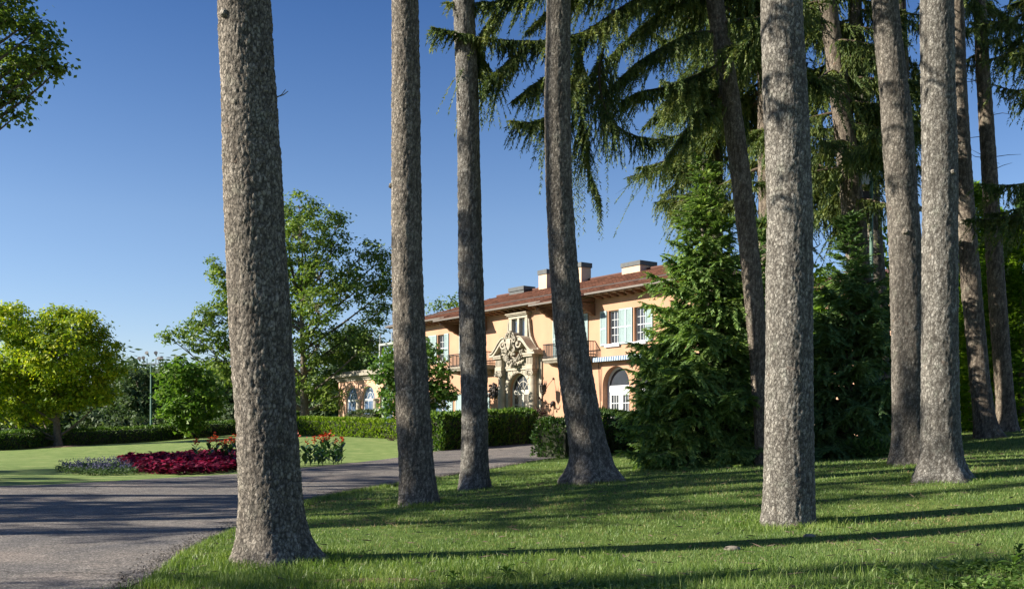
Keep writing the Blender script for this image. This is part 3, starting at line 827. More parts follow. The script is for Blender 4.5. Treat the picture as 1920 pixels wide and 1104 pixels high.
# swan-neck pediment halves
for sx in (-1, 1):
    S = []
    for i in range(17):
        u = i / 16
        x = 2.3 - 1.62 * u; z = 5.18 + .92 * (lambda q: q * q * (3 - 2 * q))(min(1., max(0., (u - .08) / .84)))
        S.append((PX + sx * x, z))
    pd = MB()
    pd.ribbon(S, [.16 + .10 * (i / 16) for i in range(17)], -.76, -.03)
    S2 = [(x, z + .12) for x, z in S]; pd.ribbon(S2, .07, -.83, -.02)
    pd.prism_xz([(PX + sx * 2.32, 5.09), (PX + sx * 1.12, 5.09), (PX + sx * 1.12, 5.2), (PX + sx * 2.32, 5.16)], -.74, -.03)
    tp = [(PX + sx * 2.1, 5.17), (PX + sx * 1.15, 5.17), (PX + sx * .95, 5.8), (PX + sx * 1.25, 5.62), (PX + sx * 1.6, 5.3)]
    pd.prism_xz(tp, -.45, -.02)
    # scroll
    cx, cz = PX + sx * .74, 5.80
    sp = [(cx + sx * (.03 + .052 * a) * math.cos(a * 1.15 + .4), cz + (.03 + .052 * a) * math.sin(a * 1.15 + .4)) for a in np.linspace(0, 5.2, 30)]
    pd.ribbon(sp, .09, -.82, -.03)
    pd.tube([(cx, -.86, cz), (cx, -.04, cz)], .075, 10)
    pd.build('pediment_scroll', M['stone'], portal)
# cartouche and garland (carved relief)
rr = random.Random(3)
ca = MB()
sh = [(-.27, 6.15), (.27, 6.15), (.30, 5.9), (.2, 5.6), (0, 5.38), (-.2, 5.6), (-.3, 5.9)]
ca.prism_xz([(PX + x, z) for x, z in sh], -.9, -.4)
ca.prism_xz([(PX + x * .72, 5.42 + (z - 5.42) * .86 + .02) for x, z in sh], -.97, -.9)
cart = ca.build('cartouche', M['stone'], portal)
orn = MB()
for sx in (-1, 1):
    for c0, r0 in (((.40, 6.02), .2), ((.36, 5.45), .19), ((.30, 6.3), .13)):
        cx, cz = PX + sx * c0[0], c0[1]
        sp = [(cx + sx * (.02 + r0 * a / 6) * math.cos(a + 2.), cz + (.02 + r0 * a / 6) * math.sin(a + 2.)) for a in np.linspace(0, 6., 22)]
        orn.ribbon(sp, .075, -.88, -.4)
    for k in range(8): orn.ball((PX + sx * (.33 + .1 * math.sin(k)), -.8, 5.35 + .11 * k), .085, n=6, m=4)
for k in range(26):
    a = k * 2.4; orn.ball((PX + .26 * math.cos(a) * rr.uniform(.2, 1), -.7 - rr.uniform(0, .2), 6.36 + .17 * math.sin(a)), rr.uniform(.06, .11), n=6, m=4)
for sx in (-1, 1):
    for k in range(6): orn.ball((PX + sx * (.1 + .05 * k), -.8, 6.42 - .02 * k * k), .08, n=6, m=4)
tag(orn.build('cartouche_carving', M['stone_dark'], cart), kind='stuff')
ga = MB()
for k in range(150):
    u = rr.uniform(-1, 1); x = u * 1.02; z = 5.25 - .62 * (1 - u * u) * 1.0 + .16 * abs(u) + rr.gauss(0, .06); th_ = .14 - .05 * abs(u)
    ga.ball((PX + x + rr.gauss(0, .03), -.5 - rr.uniform(0, .16) - .1 * (1 - abs(u)), z + rr.uniform(-th_, th_)), rr.uniform(.05, .1), sx=rr.uniform(.7, 1.3), sz=rr.uniform(.7, 1.3), n=6, m=4)
for k in range(24):
    a = k; x = .0 + .35 * math.cos(a * 1.7) * rr.uniform(0, 1)
    ga.ball((PX + x, -.72, 5.2 + rr.uniform(-.08, .2)), rr.uniform(.05, .11), n=6, m=4)
tag(ga.build('garland', M['stone_dark'], portal), kind='stuff')
# upper stone window with two lights
sw = MB()
A0, A1 = PX - .98, PX + 1.0
sw.box(A0 + .06, A0 + .32, -.22, -.003, 5.2, 7.40); sw.box(A1 - .32, A1 - .06, -.22, -.003, 5.2, 7.40); sw.box(PX - .09, PX + .11, -.22, .1, 5.6, 7.38)
sw.box(A0 + .04, A1 - .04, -.25, -.003, 7.40, 7.58); sw.box(A0 - .03, A1 + .03, -.36, -.003, 7.58, 7.66); sw.box(A0 - .08, A1 + .08, -.44, -.003, 7.66, 7.72)
stw = sw.build('stone_window', M['stone'], HOUSE)
for sx in (-1, 1):
    S = [(PX + sx * (1.02 + .03 * math.sin(u * 9) + .85 * u ** 2.2), 7.3 - 2.0 * u) for u in np.linspace(0, 1, 14)]
    k = MB(); k.ribbon(S, [.10 + .06 * i / 13 for i in range(14)], -.2, -.004)
    tri = [(PX + sx * .96, 6.9)] + [(x, z) for x, z in S[4:]] + [(PX + sx * .96, 5.3)]
    k.prism_xz(tri, -.12, -.004)
    k.tube([(PX + sx * 1.9, -.22, 5.38), (PX + sx * 1.9, -.004, 5.38)], .12, 10)
    k.build('volute', M['stone_dark'], stw)
for a, b in ((PX - .66, PX - .10), (PX + .12, PX + .68)):
    f = MB(); y = .02
    f.box(a, a + .1, y, y + .06, 5.62, 7.38); f.box(b - .06, b, y, y + .06, 5.62, 7.38); f.box(a + .1, b - .06, y, y + .06, 7.24, 7.38); f.box(a + .1, b - .06, y, y + .06, 5.62, 5.8)
    c = f.build('casement', M['white'], stw)
    MB().box(a + .1, b - .06, y + .03, y + .036, 5.8, 7.24).build('pane', M['glass_blue'], c)

# ---- arched doors: fanlight, frame, leaves, panes
def arched_door(a, b, spring, y, frame_m, glass_m, fan_m, trans_h, cols_rows, leaf_split=True, name='door', fw=.1, fan='radial', zb=0.):
    c = (a + b) / 2; R = (b - a) / 2 - .004; n = 20
    f = MB()
    arc = [(c - (R - fw / 2) * math.cos(PI * i / n), spring + (R - fw / 2) * math.sin(PI * i / n)) for i in range(n + 1)]
    f.ribbon(arc, fw, y, y + .1)
    f.box(a + .004, a + fw, y, y + .1, zb, spring); f.box(b - fw, b - .004, y, y + .1, zb, spring)
    f.box(a + fw, b - fw, y - .01, y + .1, spring - trans_h, spring + .03)
    m = .035
    if fan == 'radial':
        r2 = R * .52
        f.ribbon([(c - r2 * math.cos(PI * i / n), spring + r2 * math.sin(PI * i / n)) for i in range(n + 1)], m, y + .02, y + .07)
        for k in range(1, 4):
            an = PI * k / 4
            f.ribbon([(c + .12 * math.cos(an), spring + .12 * math.sin(an)), (c + (R - fw) * math.cos(an), spring + (R - fw) * math.sin(an))], m, y + .025, y + .065)
        f.ribbon([(c - .12 * math.cos(PI * i / 8), spring + .12 * math.sin(PI * i / 8)) for i in range(9)], .05, y + .02, y + .07)
    o = f.build(name, frame_m, HOUSE)
    g = MB(); pts = [(c - (R - fw) * math.cos(PI * i / n), spring + (R - fw) * math.sin(PI * i / n)) for i in range(n + 1)]
    g.prism_xz([(x, z) for x, z in pts], y + .045, y + .05); g.build('fanlight', fan_m, o)
    cols, rows, mid = cols_rows
    parts = [(a + fw, c - .004), (c + .004, b - fw)] if leaf_split else [(a + fw, b - fw)]
    pm = {}
    for (p, q) in parts:
        s = MB(); st = mid; top = spring - trans_h - .004
        s.box(p, p + st, y + .01, y + .07, zb, top); s.box(q - st, q, y + .01, y + .07, zb, top)
        s.box(p + st, q - st, y + .01, y + .07, top - st, top); s.box(p + st, q - st, y + .01, y + .07, zb, zb + .3)
        ia, ib, iz, jz = p + st, q - st, zb + .3, top - st
        for i in range(1, cols):
            x = ia + (ib - ia) * i / cols; s.box(x - .014, x + .014, y + .02, y + .06, iz, jz)
        for j in range(1, rows):
            z = iz + (jz - iz) * j / rows; s.box(ia, ib, y + .022, y + .058, z - .02, z + .02)
        s.build('door_leaf' if leaf_split else 'glazing_frame', frame_m, o)
        pw, ph = (ib - ia) / cols, (jz - iz) / rows
        for i in range(cols):
            for j in range(rows):
                k_ = (round(pw, 3), round(ph, 3))
                if k_ not in pm:
                    q_ = MB().box(0, pw - .028, 0, .006, 0, ph - .04).build('pane', glass_m, o); pm[k_] = q_
                else:
                    q_ = pm[k_].copy(); COL.objects.link(q_)
                q_.location = (ia + i * pw + .014, y + .037, iz + j * ph + .02)
    return o
arched_door(-.99, 1.15, 3.02, .16, M['cream_frame'], M['glass_warm'], M['glass'], .16, (2, 4, .09), name='front_door')
for a, b in ((7.6, 9.75), (10.2, 12.35)):
    arched_door(a, b, 3.0, .36, M['white'], M['glass'], M['glass'], .32, (3, 5, .17), name='french_door', fan='none', fw=.14)
lo = MB(); lo.lathe([(.24, -.9), (.24, .2), (.19, .3), (.18, 2.5), (.16, 2.8), (.22, 2.85), (.25, 3.0), (.25, 3.06)], 14, (9.975, .22, 0)); lo.build('loggia_column', M['stone'], HOUSE)
# awning over the french doors
aw = MB()
aw.poly([(7.25, -.06, 4.62), (12.6, -.06, 4.62), (12.6, -.42, 4.56), (7.25, -.42, 4.56), (7.25, -.45, 4.33), (12.6, -.45, 4.33)], [(0, 1, 2, 3), (3, 2, 5, 4)])
aw.poly([(7.25, -.06, 4.6), (7.25, -.42, 4.54), (7.25, -.44, 4.33), (7.25, -.08, 4.5)], [(0, 1, 2, 3)])
awn = aw.build('awning', M['awning'], HOUSE); sd = awn.modifiers.new('thick', 'SOLIDIFY'); sd.thickness = .012
ar = MB(); ar.tube([(7.3, -.06, 4.55), (7.42, -.04, 2.2), (7.5, -.04, .6)], .018, 5); ar.tube([(7.52, -.05, 4.5), (7.5, -.04, 2.2)], .014, 5); ar.build('awning_arm', M['iron'], awn)

# ---- wing on the far side: three arches, columns, stone cornice
WX0 = -24.4
ww = MB()
wops = [(-23.15, -21.15, 0.1, 2.98, 'arch'), (-20.4, -18.4, 0.1, 2.98, 'arch'), (-17.65, -15.65, 0.1, 2.98, 'arch')]
wall_band(ww, WX0, XL, -1.2, 4.45, wops, .55, .02)
ww.poly([(WX0, .02, -1.2), (WX0, 8, -1.2), (WX0, 8, 4.45), (WX0, .02, 4.45)], [(0, 1, 2, 3)])
ww.build('wing_wall', M['stucco_pink'], HOUSE)
wc = MB()
wc.box(WX0 - .05, XL - .002, -.06, 8.1, 4.452, 4.62); wc.box(WX0 - .15, XL - .004, -.18, 8.2, 4.62, 4.78); wc.box(WX0 - .38, XL - .006, -.42, 8.4, 4.78, 4.98); wc.box(WX0 + .2, XL - .008, .2, 8, 4.98, 5.25)
wc.build('cornice', M['stone_dark'], HOUSE)
for a, b in ((-23.15, -21.15), (-20.4, -18.4), (-17.65, -15.65)):
    arched_door(a, b, 2.98, .17, M['white'], M['glass_blue'], M['glass_blue'], .08, (3, 3, .06), leaf_split=False, name='arched_window', fw=.07, zb=.1)
for x in (-20.775, -18.025):
    c_ = MB(); c_.lathe([(.26, -.6), (.26, .2), (.2, .3), (.19, 2.5), (.17, 2.8), (.24, 2.86), (.27, 2.98)], 14, (x, -.1, 0)); c_.build('wing_column', M['stone'], HOUSE)
# iron pergola frame on the wing roof
pg = MB(); t_ = .07
for x in (-18.6, -15.0):
    for y in (.6, 3.6):
        pg.box(x - t_, x + t_, y - t_, y + t_, 5.252, 7.0)
pg.box(-18.7, -14.9, .53, .67, 7.0, 7.16); pg.box(-18.7, -14.9, 3.53, 3.67, 7.0, 7.16); pg.box(-18.67, -18.53, .67, 3.53, 7.0, 7.16); pg.box(-15.07, -14.93, .67, 3.53, 7.0, 7.16)
for x in (-18.6, -16.8): pg.box(x - .03, x + .03, .57, .63, 7.16, 7.9)
pg.build('roof_frame', M['grey_metal'], HOUSE)
# lower wing on the near side, mostly behind the spruces
rw = MB(); rw.box(XR + .004, 25, 2.0, 10, -.9, 6.9); rw.build('service_wing_wall', M['stucco_pink'], HOUSE)
rw = MB(); rw.prism_yz([(1.2, 6.95), (10.8, 6.95), (10.8, 7.1), (6, 8.3), (1.2, 7.1)], XR + .01, 25.8); rw.build('service_wing_roof', M['roof_deck'], HOUSE)

# ---- things fixed to or standing by the facade
def on_house(x, y, z): return tuple(HOUSE.matrix_basis @ Vector((x, y, z)))
HR = math.atan2(-1900, 1400)
HOUSE.matrix_basis = Matrix.Translation((.49, 62., 1.01)) @ Matrix.Rotation(HR, 4, 'Z')
cr = empty('wall_crest', on_house(-2.62, -.02, 3.06), HR, 'dark bronze crest with ragged leafy outline on the peach wall beside the portal', 'crest')
k = MB(); rr = random.Random(8)
k.prism_xz([(.46 * math.cos(a) * (1 + .16 * math.sin(5 * a)), .42 * math.sin(a) * (1 + .1 * math.cos(4 * a))) for a in np.linspace(0, 2 * PI, 26)[:-1]], -.08, 0)
k.build('backplate', M['bronze'], cr)
k = MB()
for i in range(46):
    a = rr.uniform(0, 2 * PI); q = math.sqrt(rr.random()); k.ball((.52 * q * math.cos(a), -.1 - rr.uniform(0, .08), .45 * q * math.sin(a)), rr.uniform(.05, .11), sz=rr.uniform(.7, 1.5), n=6, m=4)
tag(k.build('relief', M['bronze'], cr), kind='stuff')

la = empty('wall_lantern', on_house(3.3, 0, 2.1), HR, 'black iron lantern basket on a scrolled bracket beside the portal', 'lantern')
k = MB(); pts = []
for u in np.linspace(0, 1, 16):
    a = u * PI * .95; pts.append((.0, -.06 - .42 + .42 * math.cos(a) * 1.0 - .3 * u, .1 - .32 * math.sin(a) + .55 * u))
k.tube(pts, .03, 6)
for (y, z, r_) in ((-.12, .0, .12), (-.2, -.12, .08), (-.55, -.1, .07), (-.05, .05, .16)): k.ball((0, y, z), r_, n=8, m=5)
k.tube([(0, -.03, -.1), (0, -.03, -2.1)], .012, 5)
k.build('scroll_arm', M['iron'], la)
k = MB(); k.tube([(0, -.02, 1.5), (0, -.42, 1.1), (0, -.75, .62)], .015, 5); k.ball((0, -.04, 1.5), .07, n=6, m=4); k.build('tie_rod', M['iron'], la)
k = MB(); cy = -.8
for i in range(6):
    a = i * PI / 3; x, y = .17 * math.cos(a), .17 * math.sin(a)
    k.tube([(x * .7, cy + y * .7, .62), (x, cy + y, .72), (x * 1.15, cy + y * 1.15, 1.12), (x * 1.35, cy + y * 1.35, 1.2)], .022, 5)
    k.tube([(x * 1.1, cy + y * 1.1, 1.1), (x * 1.25, cy + y * 1.25, 1.38)], [.03, .004], 5)
k.lathe([(.03, .45), (.07, .55), (.15, .62), (.13, .66)], 8, (0, cy, 0)); k.lathe([(.20, 1.05), (.215, 1.09), (.2, 1.12)], 8, (0, cy, 0)); k.lathe([(.19, .72), (.2, .75), (.19, .78)], 8, (0, cy, 0))
k.build('basket', M['iron'], la)
k = MB(); k.lathe([(.11, .67), (.16, .8), (.17, 1.05), (.1, 1.1)], 6, (0, cy, 0)); k.build('lamp_glass', M['glass_warm'], la)

# entrance balustrade pier with urn (seen past the end of the hedge)
bp = ground_hit(1012, 826)
Zb = 54.; bx = X(1009, Zb)
bz = th(bx, Zb) - .05
b_ = empty('entry_pier', (bx, Zb, bz), HR, 'orange brick pier with pale stone cap at the entrance steps behind the hedge', 'pier')
rowm = None
for row in range(6):
    for i in range(2):
        x0 = -.32 + i * .33 - (.0 if row % 2 else .05)
        if rowm is None:
            rowm = MB().box(0, .31, -.3, .3, 0, .105).build('brick', M['brick'], b_); o = rowm
        else:
            o = rowm.copy(); COL.objects.link(o)
        o.location = (x0, 0, row * .115)
MB().box(-.45, .45, -.4, .4, .70, .80).build('cap', M['stone'], b_)
MB().lathe([(.1, 0), (.12, .06), (.06, .14), (.11, .32), (.06, .55), (.1, .69)], 12, (.68, -.1, 0)).build('baluster', M['stone'], b_)
MB().box(.42, 1.1, -.3, .1, .70, .795).build('rail', M['stone'], b_)
ur = empty('stone_urn', (bx, Zb, bz + .80), HR, 'pale carved stone urn standing on the brick entrance pier', 'urn')
MB().lathe([(.16, 0), (.16, .05), (.07, .09), (.07, .16), (.2, .22), (.28, .38), (.31, .52), (.35, .56), (.33, .58)], 16).build('bowl', M['stone'], ur)
# ------------------------------------------------------------------ spruce trunks
def trunk_mesh(name, line, Z0, seed, nu, step, ztop, flare=.55, cell=.075, amp=.014, lean_y=0., buttress=5, roots=None):
    """line: [(px, py, full width px)] from base upward; real radius from the width at the tree's distance"""
    line = np.array(line, float)
    cx = X(line[:, 0], Z0); cz = zat(line[:, 1], Z0); rr = line[:, 2] * Z0 / F_PX / 2
    zb = cz[0]
    zvis = cz[-1]
    z = np.concatenate([np.arange(zb - .25, zvis + .2, step), np.arange(zvis + .5, ztop, .6), [ztop]])
    o = np.argsort(cz)
    x = np.interp(z, cz[o], cx[o]); r = np.interp(z, cz[o], rr[o])
    sl = (cx[o][-1] - cx[o][-2]) / (cz[o][-1] - cz[o][-2])
    up = z > zvis
    x[up] = cx[o][-1] + sl * (z[up] - zvis) * .6
    r[up] = np.maximum(.03, rr[o][-1] * (1 - (z[up] - zvis) / (ztop - zvis)) ** .8)
    for a_ in (x, r):
        k = np.arange(len(z)) < np.sum(~up)
        b_ = a_.copy()
        for _ in range(6): b_[1:-1] = .25 * b_[:-2] + .5 * b_[1:-1] + .25 * b_[2:]
        a_[k] = b_[k]
    y = Z0 + lean_y * (z - zb)
    th_ = np.arange(nu) / nu * 2 * PI
    zz, tt = np.meshgrid(z, th_, indexing='ij'); R = np.repeat(r[:, None], nu, 1)
    h = zz - zb
    rb = np.random.default_rng(seed)
    # root flare with a few buttress roots
    fl = np.zeros_like(R)
    ph = rb.random(buttress) * 2 * PI if roots is None else np.array(roots)
    for p in ph:
        d = np.angle(np.exp(1j * (tt - p))); fl += np.exp(-(d / .42) ** 2) * rb.uniform(.5, 1.2)
    R = R * (1 + (flare * .5 + flare * .75 * fl) * np.exp(-np.maximum(h, 0) / .27) * (h > -.3) + .06 * fl * np.exp(-np.maximum(h, 0) / .9))
    P0 = np.stack([R * np.cos(tt), R * np.sin(tt), zz], -1).reshape(-1, 3)
    low = vnoise(P0 * [2.2, 2.2, 1.1], seed) * .026 + vnoise(P0 * [7, 7, 3], seed + 1) * .008
    q = P0 * [1, 1, .66] / cell
    q = q + np.stack([vnoise(P0 * 11, seed + 5), vnoise(P0 * 11, seed + 6), vnoise(P0 * 11, seed + 7)], 1) * .5 + np.stack([vnoise(P0 * 26, seed + 8), vnoise(P0 * 26, seed + 9), vnoise(P0 * 22, seed + 10)], 1) * .3
    f1, f2, cid = worley(q, seed + 20)
    e = np.clip((f2 - f1) / .28, 0, 1); plate = e * e * (3 - 2 * e)
    q2 = P0 * [1, 1, .7] / (cell * .42)
    g1, g2, cid2 = worley(q2, seed + 40); e2 = np.clip((g2 - g1) / .3, 0, 1)
    vis = (zz.ravel() < zvis + .3)
    disp = low + np.where(vis, amp * (plate - .6) + amp * .9 * (cid - .5) * plate + amp * .55 * (e2 - .5) + amp * .5 * (cid2 - .5), 0)
    Rn = R.ravel() * (1 + low * 1.2) + (disp - low)
    V = np.column_stack([x.repeat(nu) + Rn * np.cos(tt.ravel()), y.repeat(nu) + Rn * np.sin(tt.ravel()), zz.ravel()])
    base = np.array([cx[0], Z0, zb])
    i = np.arange(len(z) - 1)[:, None] * nu; j = np.arange(nu)[None]; k = (j + 1) % nu
    me = np_mesh(name, V - base, [np.stack([i + j, i + k, i + nu + k, i + nu + j], -1).reshape(-1, 4)], False)
    at = me.attributes.new('crack', 'FLOAT', 'POINT')
    cr_ = np.clip((1 - plate) * .8 + (1 - e2) * .2 - .12, 0, 1) * vis
    at.data.foreach_set('value', cr_.astype(np.float32))
    return me, base, (lambda zq: np.array([np.interp(zq, z, x), Z0 + lean_y * (zq - zb), zq]) - base), (lambda zq: float(np.interp(zq, z, r)))

# ------------------------------------------------------------------ conifer branches
def twig_sprays(buf, rng, P, D, Lg, droop, sp=.045, shoot=(.055, .095), wid=.022, side=.6, wood=None, flat=0.):
    """many twigs at once: start P, direction D, length Lg, droop; every one lined with short needle shoots"""
    n = len(P)
    if n == 0: return
    k = np.maximum(2, (Lg * (1 + .7 * np.maximum(0, droop)) / sp).astype(int)); idx = np.repeat(np.arange(n), k)
    pos = np.arange(len(idx)) - np.repeat(np.concatenate([[0], np.cumsum(k)[:-1]]), k)
    u = (pos + .6 * rng.random(len(idx)) + .2) / np.repeat(k, k)
    Ld = Lg[idx][:, None]; dr = droop[idx][:, None]; U = u[:, None]
    pt = P[idx] + D[idx] * Ld * U + np.array([[0, 0, -1.]]) * dr * Ld * U ** 1.7
    T = unit(D[idx] + np.array([[0, 0, -1.]]) * dr * 1.7 * U ** .7)
    S = unit(np.cross(T, np.array([[0, 0, 1.]])) + 1e-4 * rng.normal(size=T.shape)); B = np.cross(S, T)
    sg = np.where((pos % 2) == 0, 1., -1.)[:, None]
    roll = rng.normal(0, 1.0 - flat, len(idx))[:, None]
    sd = unit(S * sg + B * roll * .8)
    end = (pos >= np.repeat(k, k) - 1)[:, None]
    A = unit(T * (.8 + .0 * U) + sd * np.where(end, .1, side) + rng.normal(0, .12, T.shape))
    W = unit(np.cross(A, rnd_unit(rng, len(A)) * (1 - flat) + B * (flat + .05)))
    ln = rng.uniform(*shoot, len(A)) * (1.15 - .35 * u)
    buf.leaves(pt, A, W, ln, wid * rng.uniform(.8, 1.25, len(A)), tri=True)
    lg = k > 4
    if lg.any():   # the stem of each spray, itself clothed in needles
        Dm = unit(D[lg] + np.array([[0, 0, -1.]]) * droop[lg][:, None] * .75); Ll = Lg[lg] * (1 + .3 * np.minimum(1, droop[lg]))
        for q_ in range(2):
            buf.leaves(P[lg], Dm, unit(np.cross(Dm, rnd_unit(rng, int(lg.sum())))), Ll, wid * 1.1, tri=True)
    if wood is not None:
        wood.leaves(P, unit(D + np.array([[0, 0, -1.]]) * droop[:, None] * .6), unit(np.cross(D, rnd_unit(rng, n))), Lg * .95, np.full(n, .016), tri=True)

def branch_path(base, az, L, elev, sag, tip, n=10, curl=0.):
    s = np.linspace(0, 1, n); a = az + curl * s
    hx = np.cumsum(np.concatenate([[0], np.sin(a[1:]) * L / (n - 1)])); hy = np.cumsum(np.concatenate([[0], np.cos(a[1:]) * L / (n - 1)]))
    z = L * (math.tan(elev) * s - sag * s ** 1.6 + tip * s ** 4)
    return np.asarray(base)[None] + np.stack([hx, hy, z], 1)

def dress_branch(nb, wb, rng, pts, r0, dens=1., hang=1., twig=(.25, .75), hlen=(.25, .8), start=.12, sp=.045, shoot=(.055, .095), wid=.022, droop=(.35, 1.), flat=0., wood=True):
    wb.tube(pts, np.linspace(r0, .008, len(pts)), 5)
    seg = np.linalg.norm(np.diff(pts, axis=0), axis=1); s = np.concatenate([[0], np.cumsum(seg)]); L = s[-1]
    def along(u):
        return np.stack([np.interp(u * L, s, pts[:, i]) for i in range(3)], 1)
    n = int(max(4, L / .10 * dens)) * 2
    u = start + (1 - start) * (np.arange(n) + rng.random(n)) / n
    P = along(u); T = unit(along(np.minimum(1, u + .03)) - along(u - .03))
    S = unit(np.cross(T, [[0, 0, 1.]])); sg = np.where(np.arange(n) % 2 == 0, 1., -1.)[:, None]
    ang = rng.uniform(rad(38), rad(75), n)[:, None]
    D = unit(T * np.cos(ang) + S * sg * np.sin(ang) + np.array([[0, 0, 1.]]) * rng.normal(.0, .14, n)[:, None])
    env = np.minimum(1, (1 - u) * 2.0 + .28) * np.minimum(1, .45 + u * 1.4)
    pat = .3 + 1.05 * np.clip(vnoise(np.column_stack([u * L * 2.1, np.full(n, rng.random() * 99), sg[:, 0] * 3]), 3) * 1.3 + .5, 0, 1.3)
    Lg = (twig[0] + (twig[1] - twig[0]) * rng.random(n)) * env * min(1.25, .5 + L / 5) * pat
    twig_sprays(nb, rng, P, D, Lg, rng.uniform(*droop, n), sp, shoot, wid, wood=wb if wood else None, flat=flat)
    if hang > 0:
        m = int(L / .10 * hang)
        uu = start + (1 - start) * rng.random(m)
        Tt = unit(along(np.minimum(1, uu + .03)) - along(uu - .03)); Sd = unit(np.cross(Tt, [[0, 0, 1.]]))
        lat = rng.normal(0, .42, m) * (1.15 - uu) * min(1., L / 3.5)
        P = along(uu) + Sd * lat[:, None] + Tt * np.abs(lat)[:, None] * .5; P[:, 2] -= np.abs(lat) * .3
        D = unit(np.column_stack([rng.normal(0, .22, m), rng.normal(0, .22, m), -np.ones(m)]))
        Lg = rng.uniform(*hlen, m) * np.minimum(1, .35 + (1 - uu) * 1.6)
        twig_sprays(nb, rng, P, D, Lg, np.full(m, .0), sp, shoot, wid * .9, side=.32, wood=wb if wood else None)
    # leader
    twig_sprays(nb, rng, along(np.array([.86])), T[-1:], np.array([L * .14 + .1]), np.array([.1]), sp, shoot, wid)

def spruce_crown(seed, axis, zlo, zhi, rmax, nbr, dens=1., hang=1., zfade=None, elev=(-.15, .1), sag=(.30, .5), tip=(.12, .3), az_rng=None, lw=None, **kw):
    """whole drooping crown round a trunk axis; above zfade it goes coarser because it is far overhead"""
    rng = np.random.default_rng(seed); nb, wb = NB(), NB()
    for i in range(nbr):
        f = (i + rng.random()) / nbr; z = zlo + (zhi - zlo) * f
        prof = min(1., .62 + f * 2.2) * (1 - f) ** .75 if f > .12 else (.55 + f * 2.)
        L = max(.5, rmax * prof * rng.uniform(.7, 1.15))
        az = rng.uniform(0, 2 * PI) if az_rng is None else rng.uniform(*az_rng)
        if lw is not None: L *= lw(az)
        coarse = zfade is not None and z > zfade
        pts = branch_path(axis(z), az, L, rng.uniform(*elev), rng.uniform(*sag), rng.uniform(*tip), curl=rng.uniform(-.3, .3))
        k2 = dict(kw)
        if coarse: k2.update(sp=.14, shoot=(.2, .34), wid=.12)
        dress_branch(nb, wb, rng, pts, .02 + .012 * L, dens * (.45 if coarse else 1.), hang * (.4 if coarse else 1.), wood=not coarse, **k2)
    return nb, wb

def put_spruce(label, mesh_base, nb=None, wb=None, mat='bark', needle='needle', group=None):
    me, base = mesh_base[:2]
    t = empty('spruce_tree', tuple(base), 0, label, 'spruce tree', group)
    link('trunk', me, M[mat], t)
    if nb is not None:
        c = nb.build('crown', M[needle], t); wb.build('branches', M['twig'], c)
    return t

GT = 'tall bare-trunked spruces on the shaded lawn'
TR = {}
def tr(key, *a, **k): TR[key] = trunk_mesh('trunk_' + key, *a, **k)
tr('a', [(522, 1052, 124), (512, 1000, 116), (508, 930, 112), (500, 800, 110), (493, 700, 112), (486, 560, 112), (477, 400, 108), (468, 200, 101), (461, 60, 97), (457, -30, 95)], 11.6, 11, 150, .028, 22., flare=.62, cell=.05, amp=.0115, roots=[-2.55, -1.55, -.25, .9, 2.3])
tr('b', [(786, 946, 70), (783, 900, 66), (776, 800, 64), (768, 650, 61), (763, 480, 58), (762, 300, 55), (761, 150, 53), (760, 40, 50), (759, -30, 49)], 19., 23, 84, .05, 23., flare=.26, cell=.066, amp=.012, buttress=4)
tr('c', [(890, 926, 58), (890, 870, 52), (890, 780, 49), (887, 640, 49), (882, 500, 46), (880, 360, 43), (877, 200, 42), (872, 60, 40), (869, -30, 39)], 24., 37, 64, .065, 24., flare=.42, cell=.07, amp=.012, buttress=5)
tr('d', [(1110, 898, 76), (1106, 850, 70), (1088, 760, 66), (1068, 620, 58), (1055, 480, 52), (1048, 350, 50), (1045, 200, 49), (1047, 60, 46), (1047, -30, 45)], 22., 41, 76, .055, 23., flare=.5, cell=.066, amp=.012, roots=[-.3, -1.9, 1.2, 2.9])
tr('e', [(1436, 872, 38), (1432, 800, 36), (1421, 640, 36), (1408, 500, 37), (1389, 330, 37), (1368, 180, 36), (1346, 40, 32), (1336, -30, 31)], 25.7, 53, 56, .07, 24., flare=.3, cell=.075, amp=.009, buttress=4)
tr('f', [(1480, 982, 93), (1480, 900, 90), (1479, 780, 88), (1480, 600, 85), (1481, 400, 84), (1475, 220, 82), (1467, 60, 76), (1464, -30, 74)], 14.5, 67, 120, .036, 22., flare=.10, cell=.052, amp=.010, buttress=4)
tr('g', [(1640, 845, 52), (1628, 700, 46), (1612, 520, 42), (1600, 400, 42), (1583, 240, 38), (1562, 80, 34), (1546, -30, 32)], 29., 71, 48, .09, 25., flare=.3, cell=.08, amp=.01)
tr('h', [(1706, 868, 66), (1706, 800, 62), (1704, 650, 62), (1700, 500, 60), (1690, 350, 56), (1680, 200, 54), (1664, 60, 48), (1656, -30, 46)], 22., 83, 76, .055, 24., flare=.45, cell=.065, amp=.011, roots=[-2.6, -1.2, .1, 1.5])
tr('i', [(1764, 902, 80), (1764, 850, 70), (1762, 740, 67), (1762, 600, 65), (1763, 400, 63), (1760, 200, 62), (1757, 60, 60), (1756, -30, 59)], 19., 97, 86, .05, 23., flare=.6, cell=.065, amp=.011, roots=[-2.7, -.35, -1.3, .8, 2.2])
tr('j', [(1850, 820, 40), (1838, 720, 36), (1823, 560, 36), (1812, 420, 34), (1803, 280, 32), (1797, 140, 28), (1793, -30, 26)], 32., 103, 44, .1, 25., flare=.5, cell=.09, amp=.011, buttress=5)
tr('k', [(1889, 808, 36), (1882, 720, 32), (1870, 560, 32), (1860, 400, 29), (1850, 240, 27), (1841, 100, 24), (1835, -30, 21)], 35., 109, 40, .11, 25., flare=.4, cell=.09, amp=.011, buttress=5)
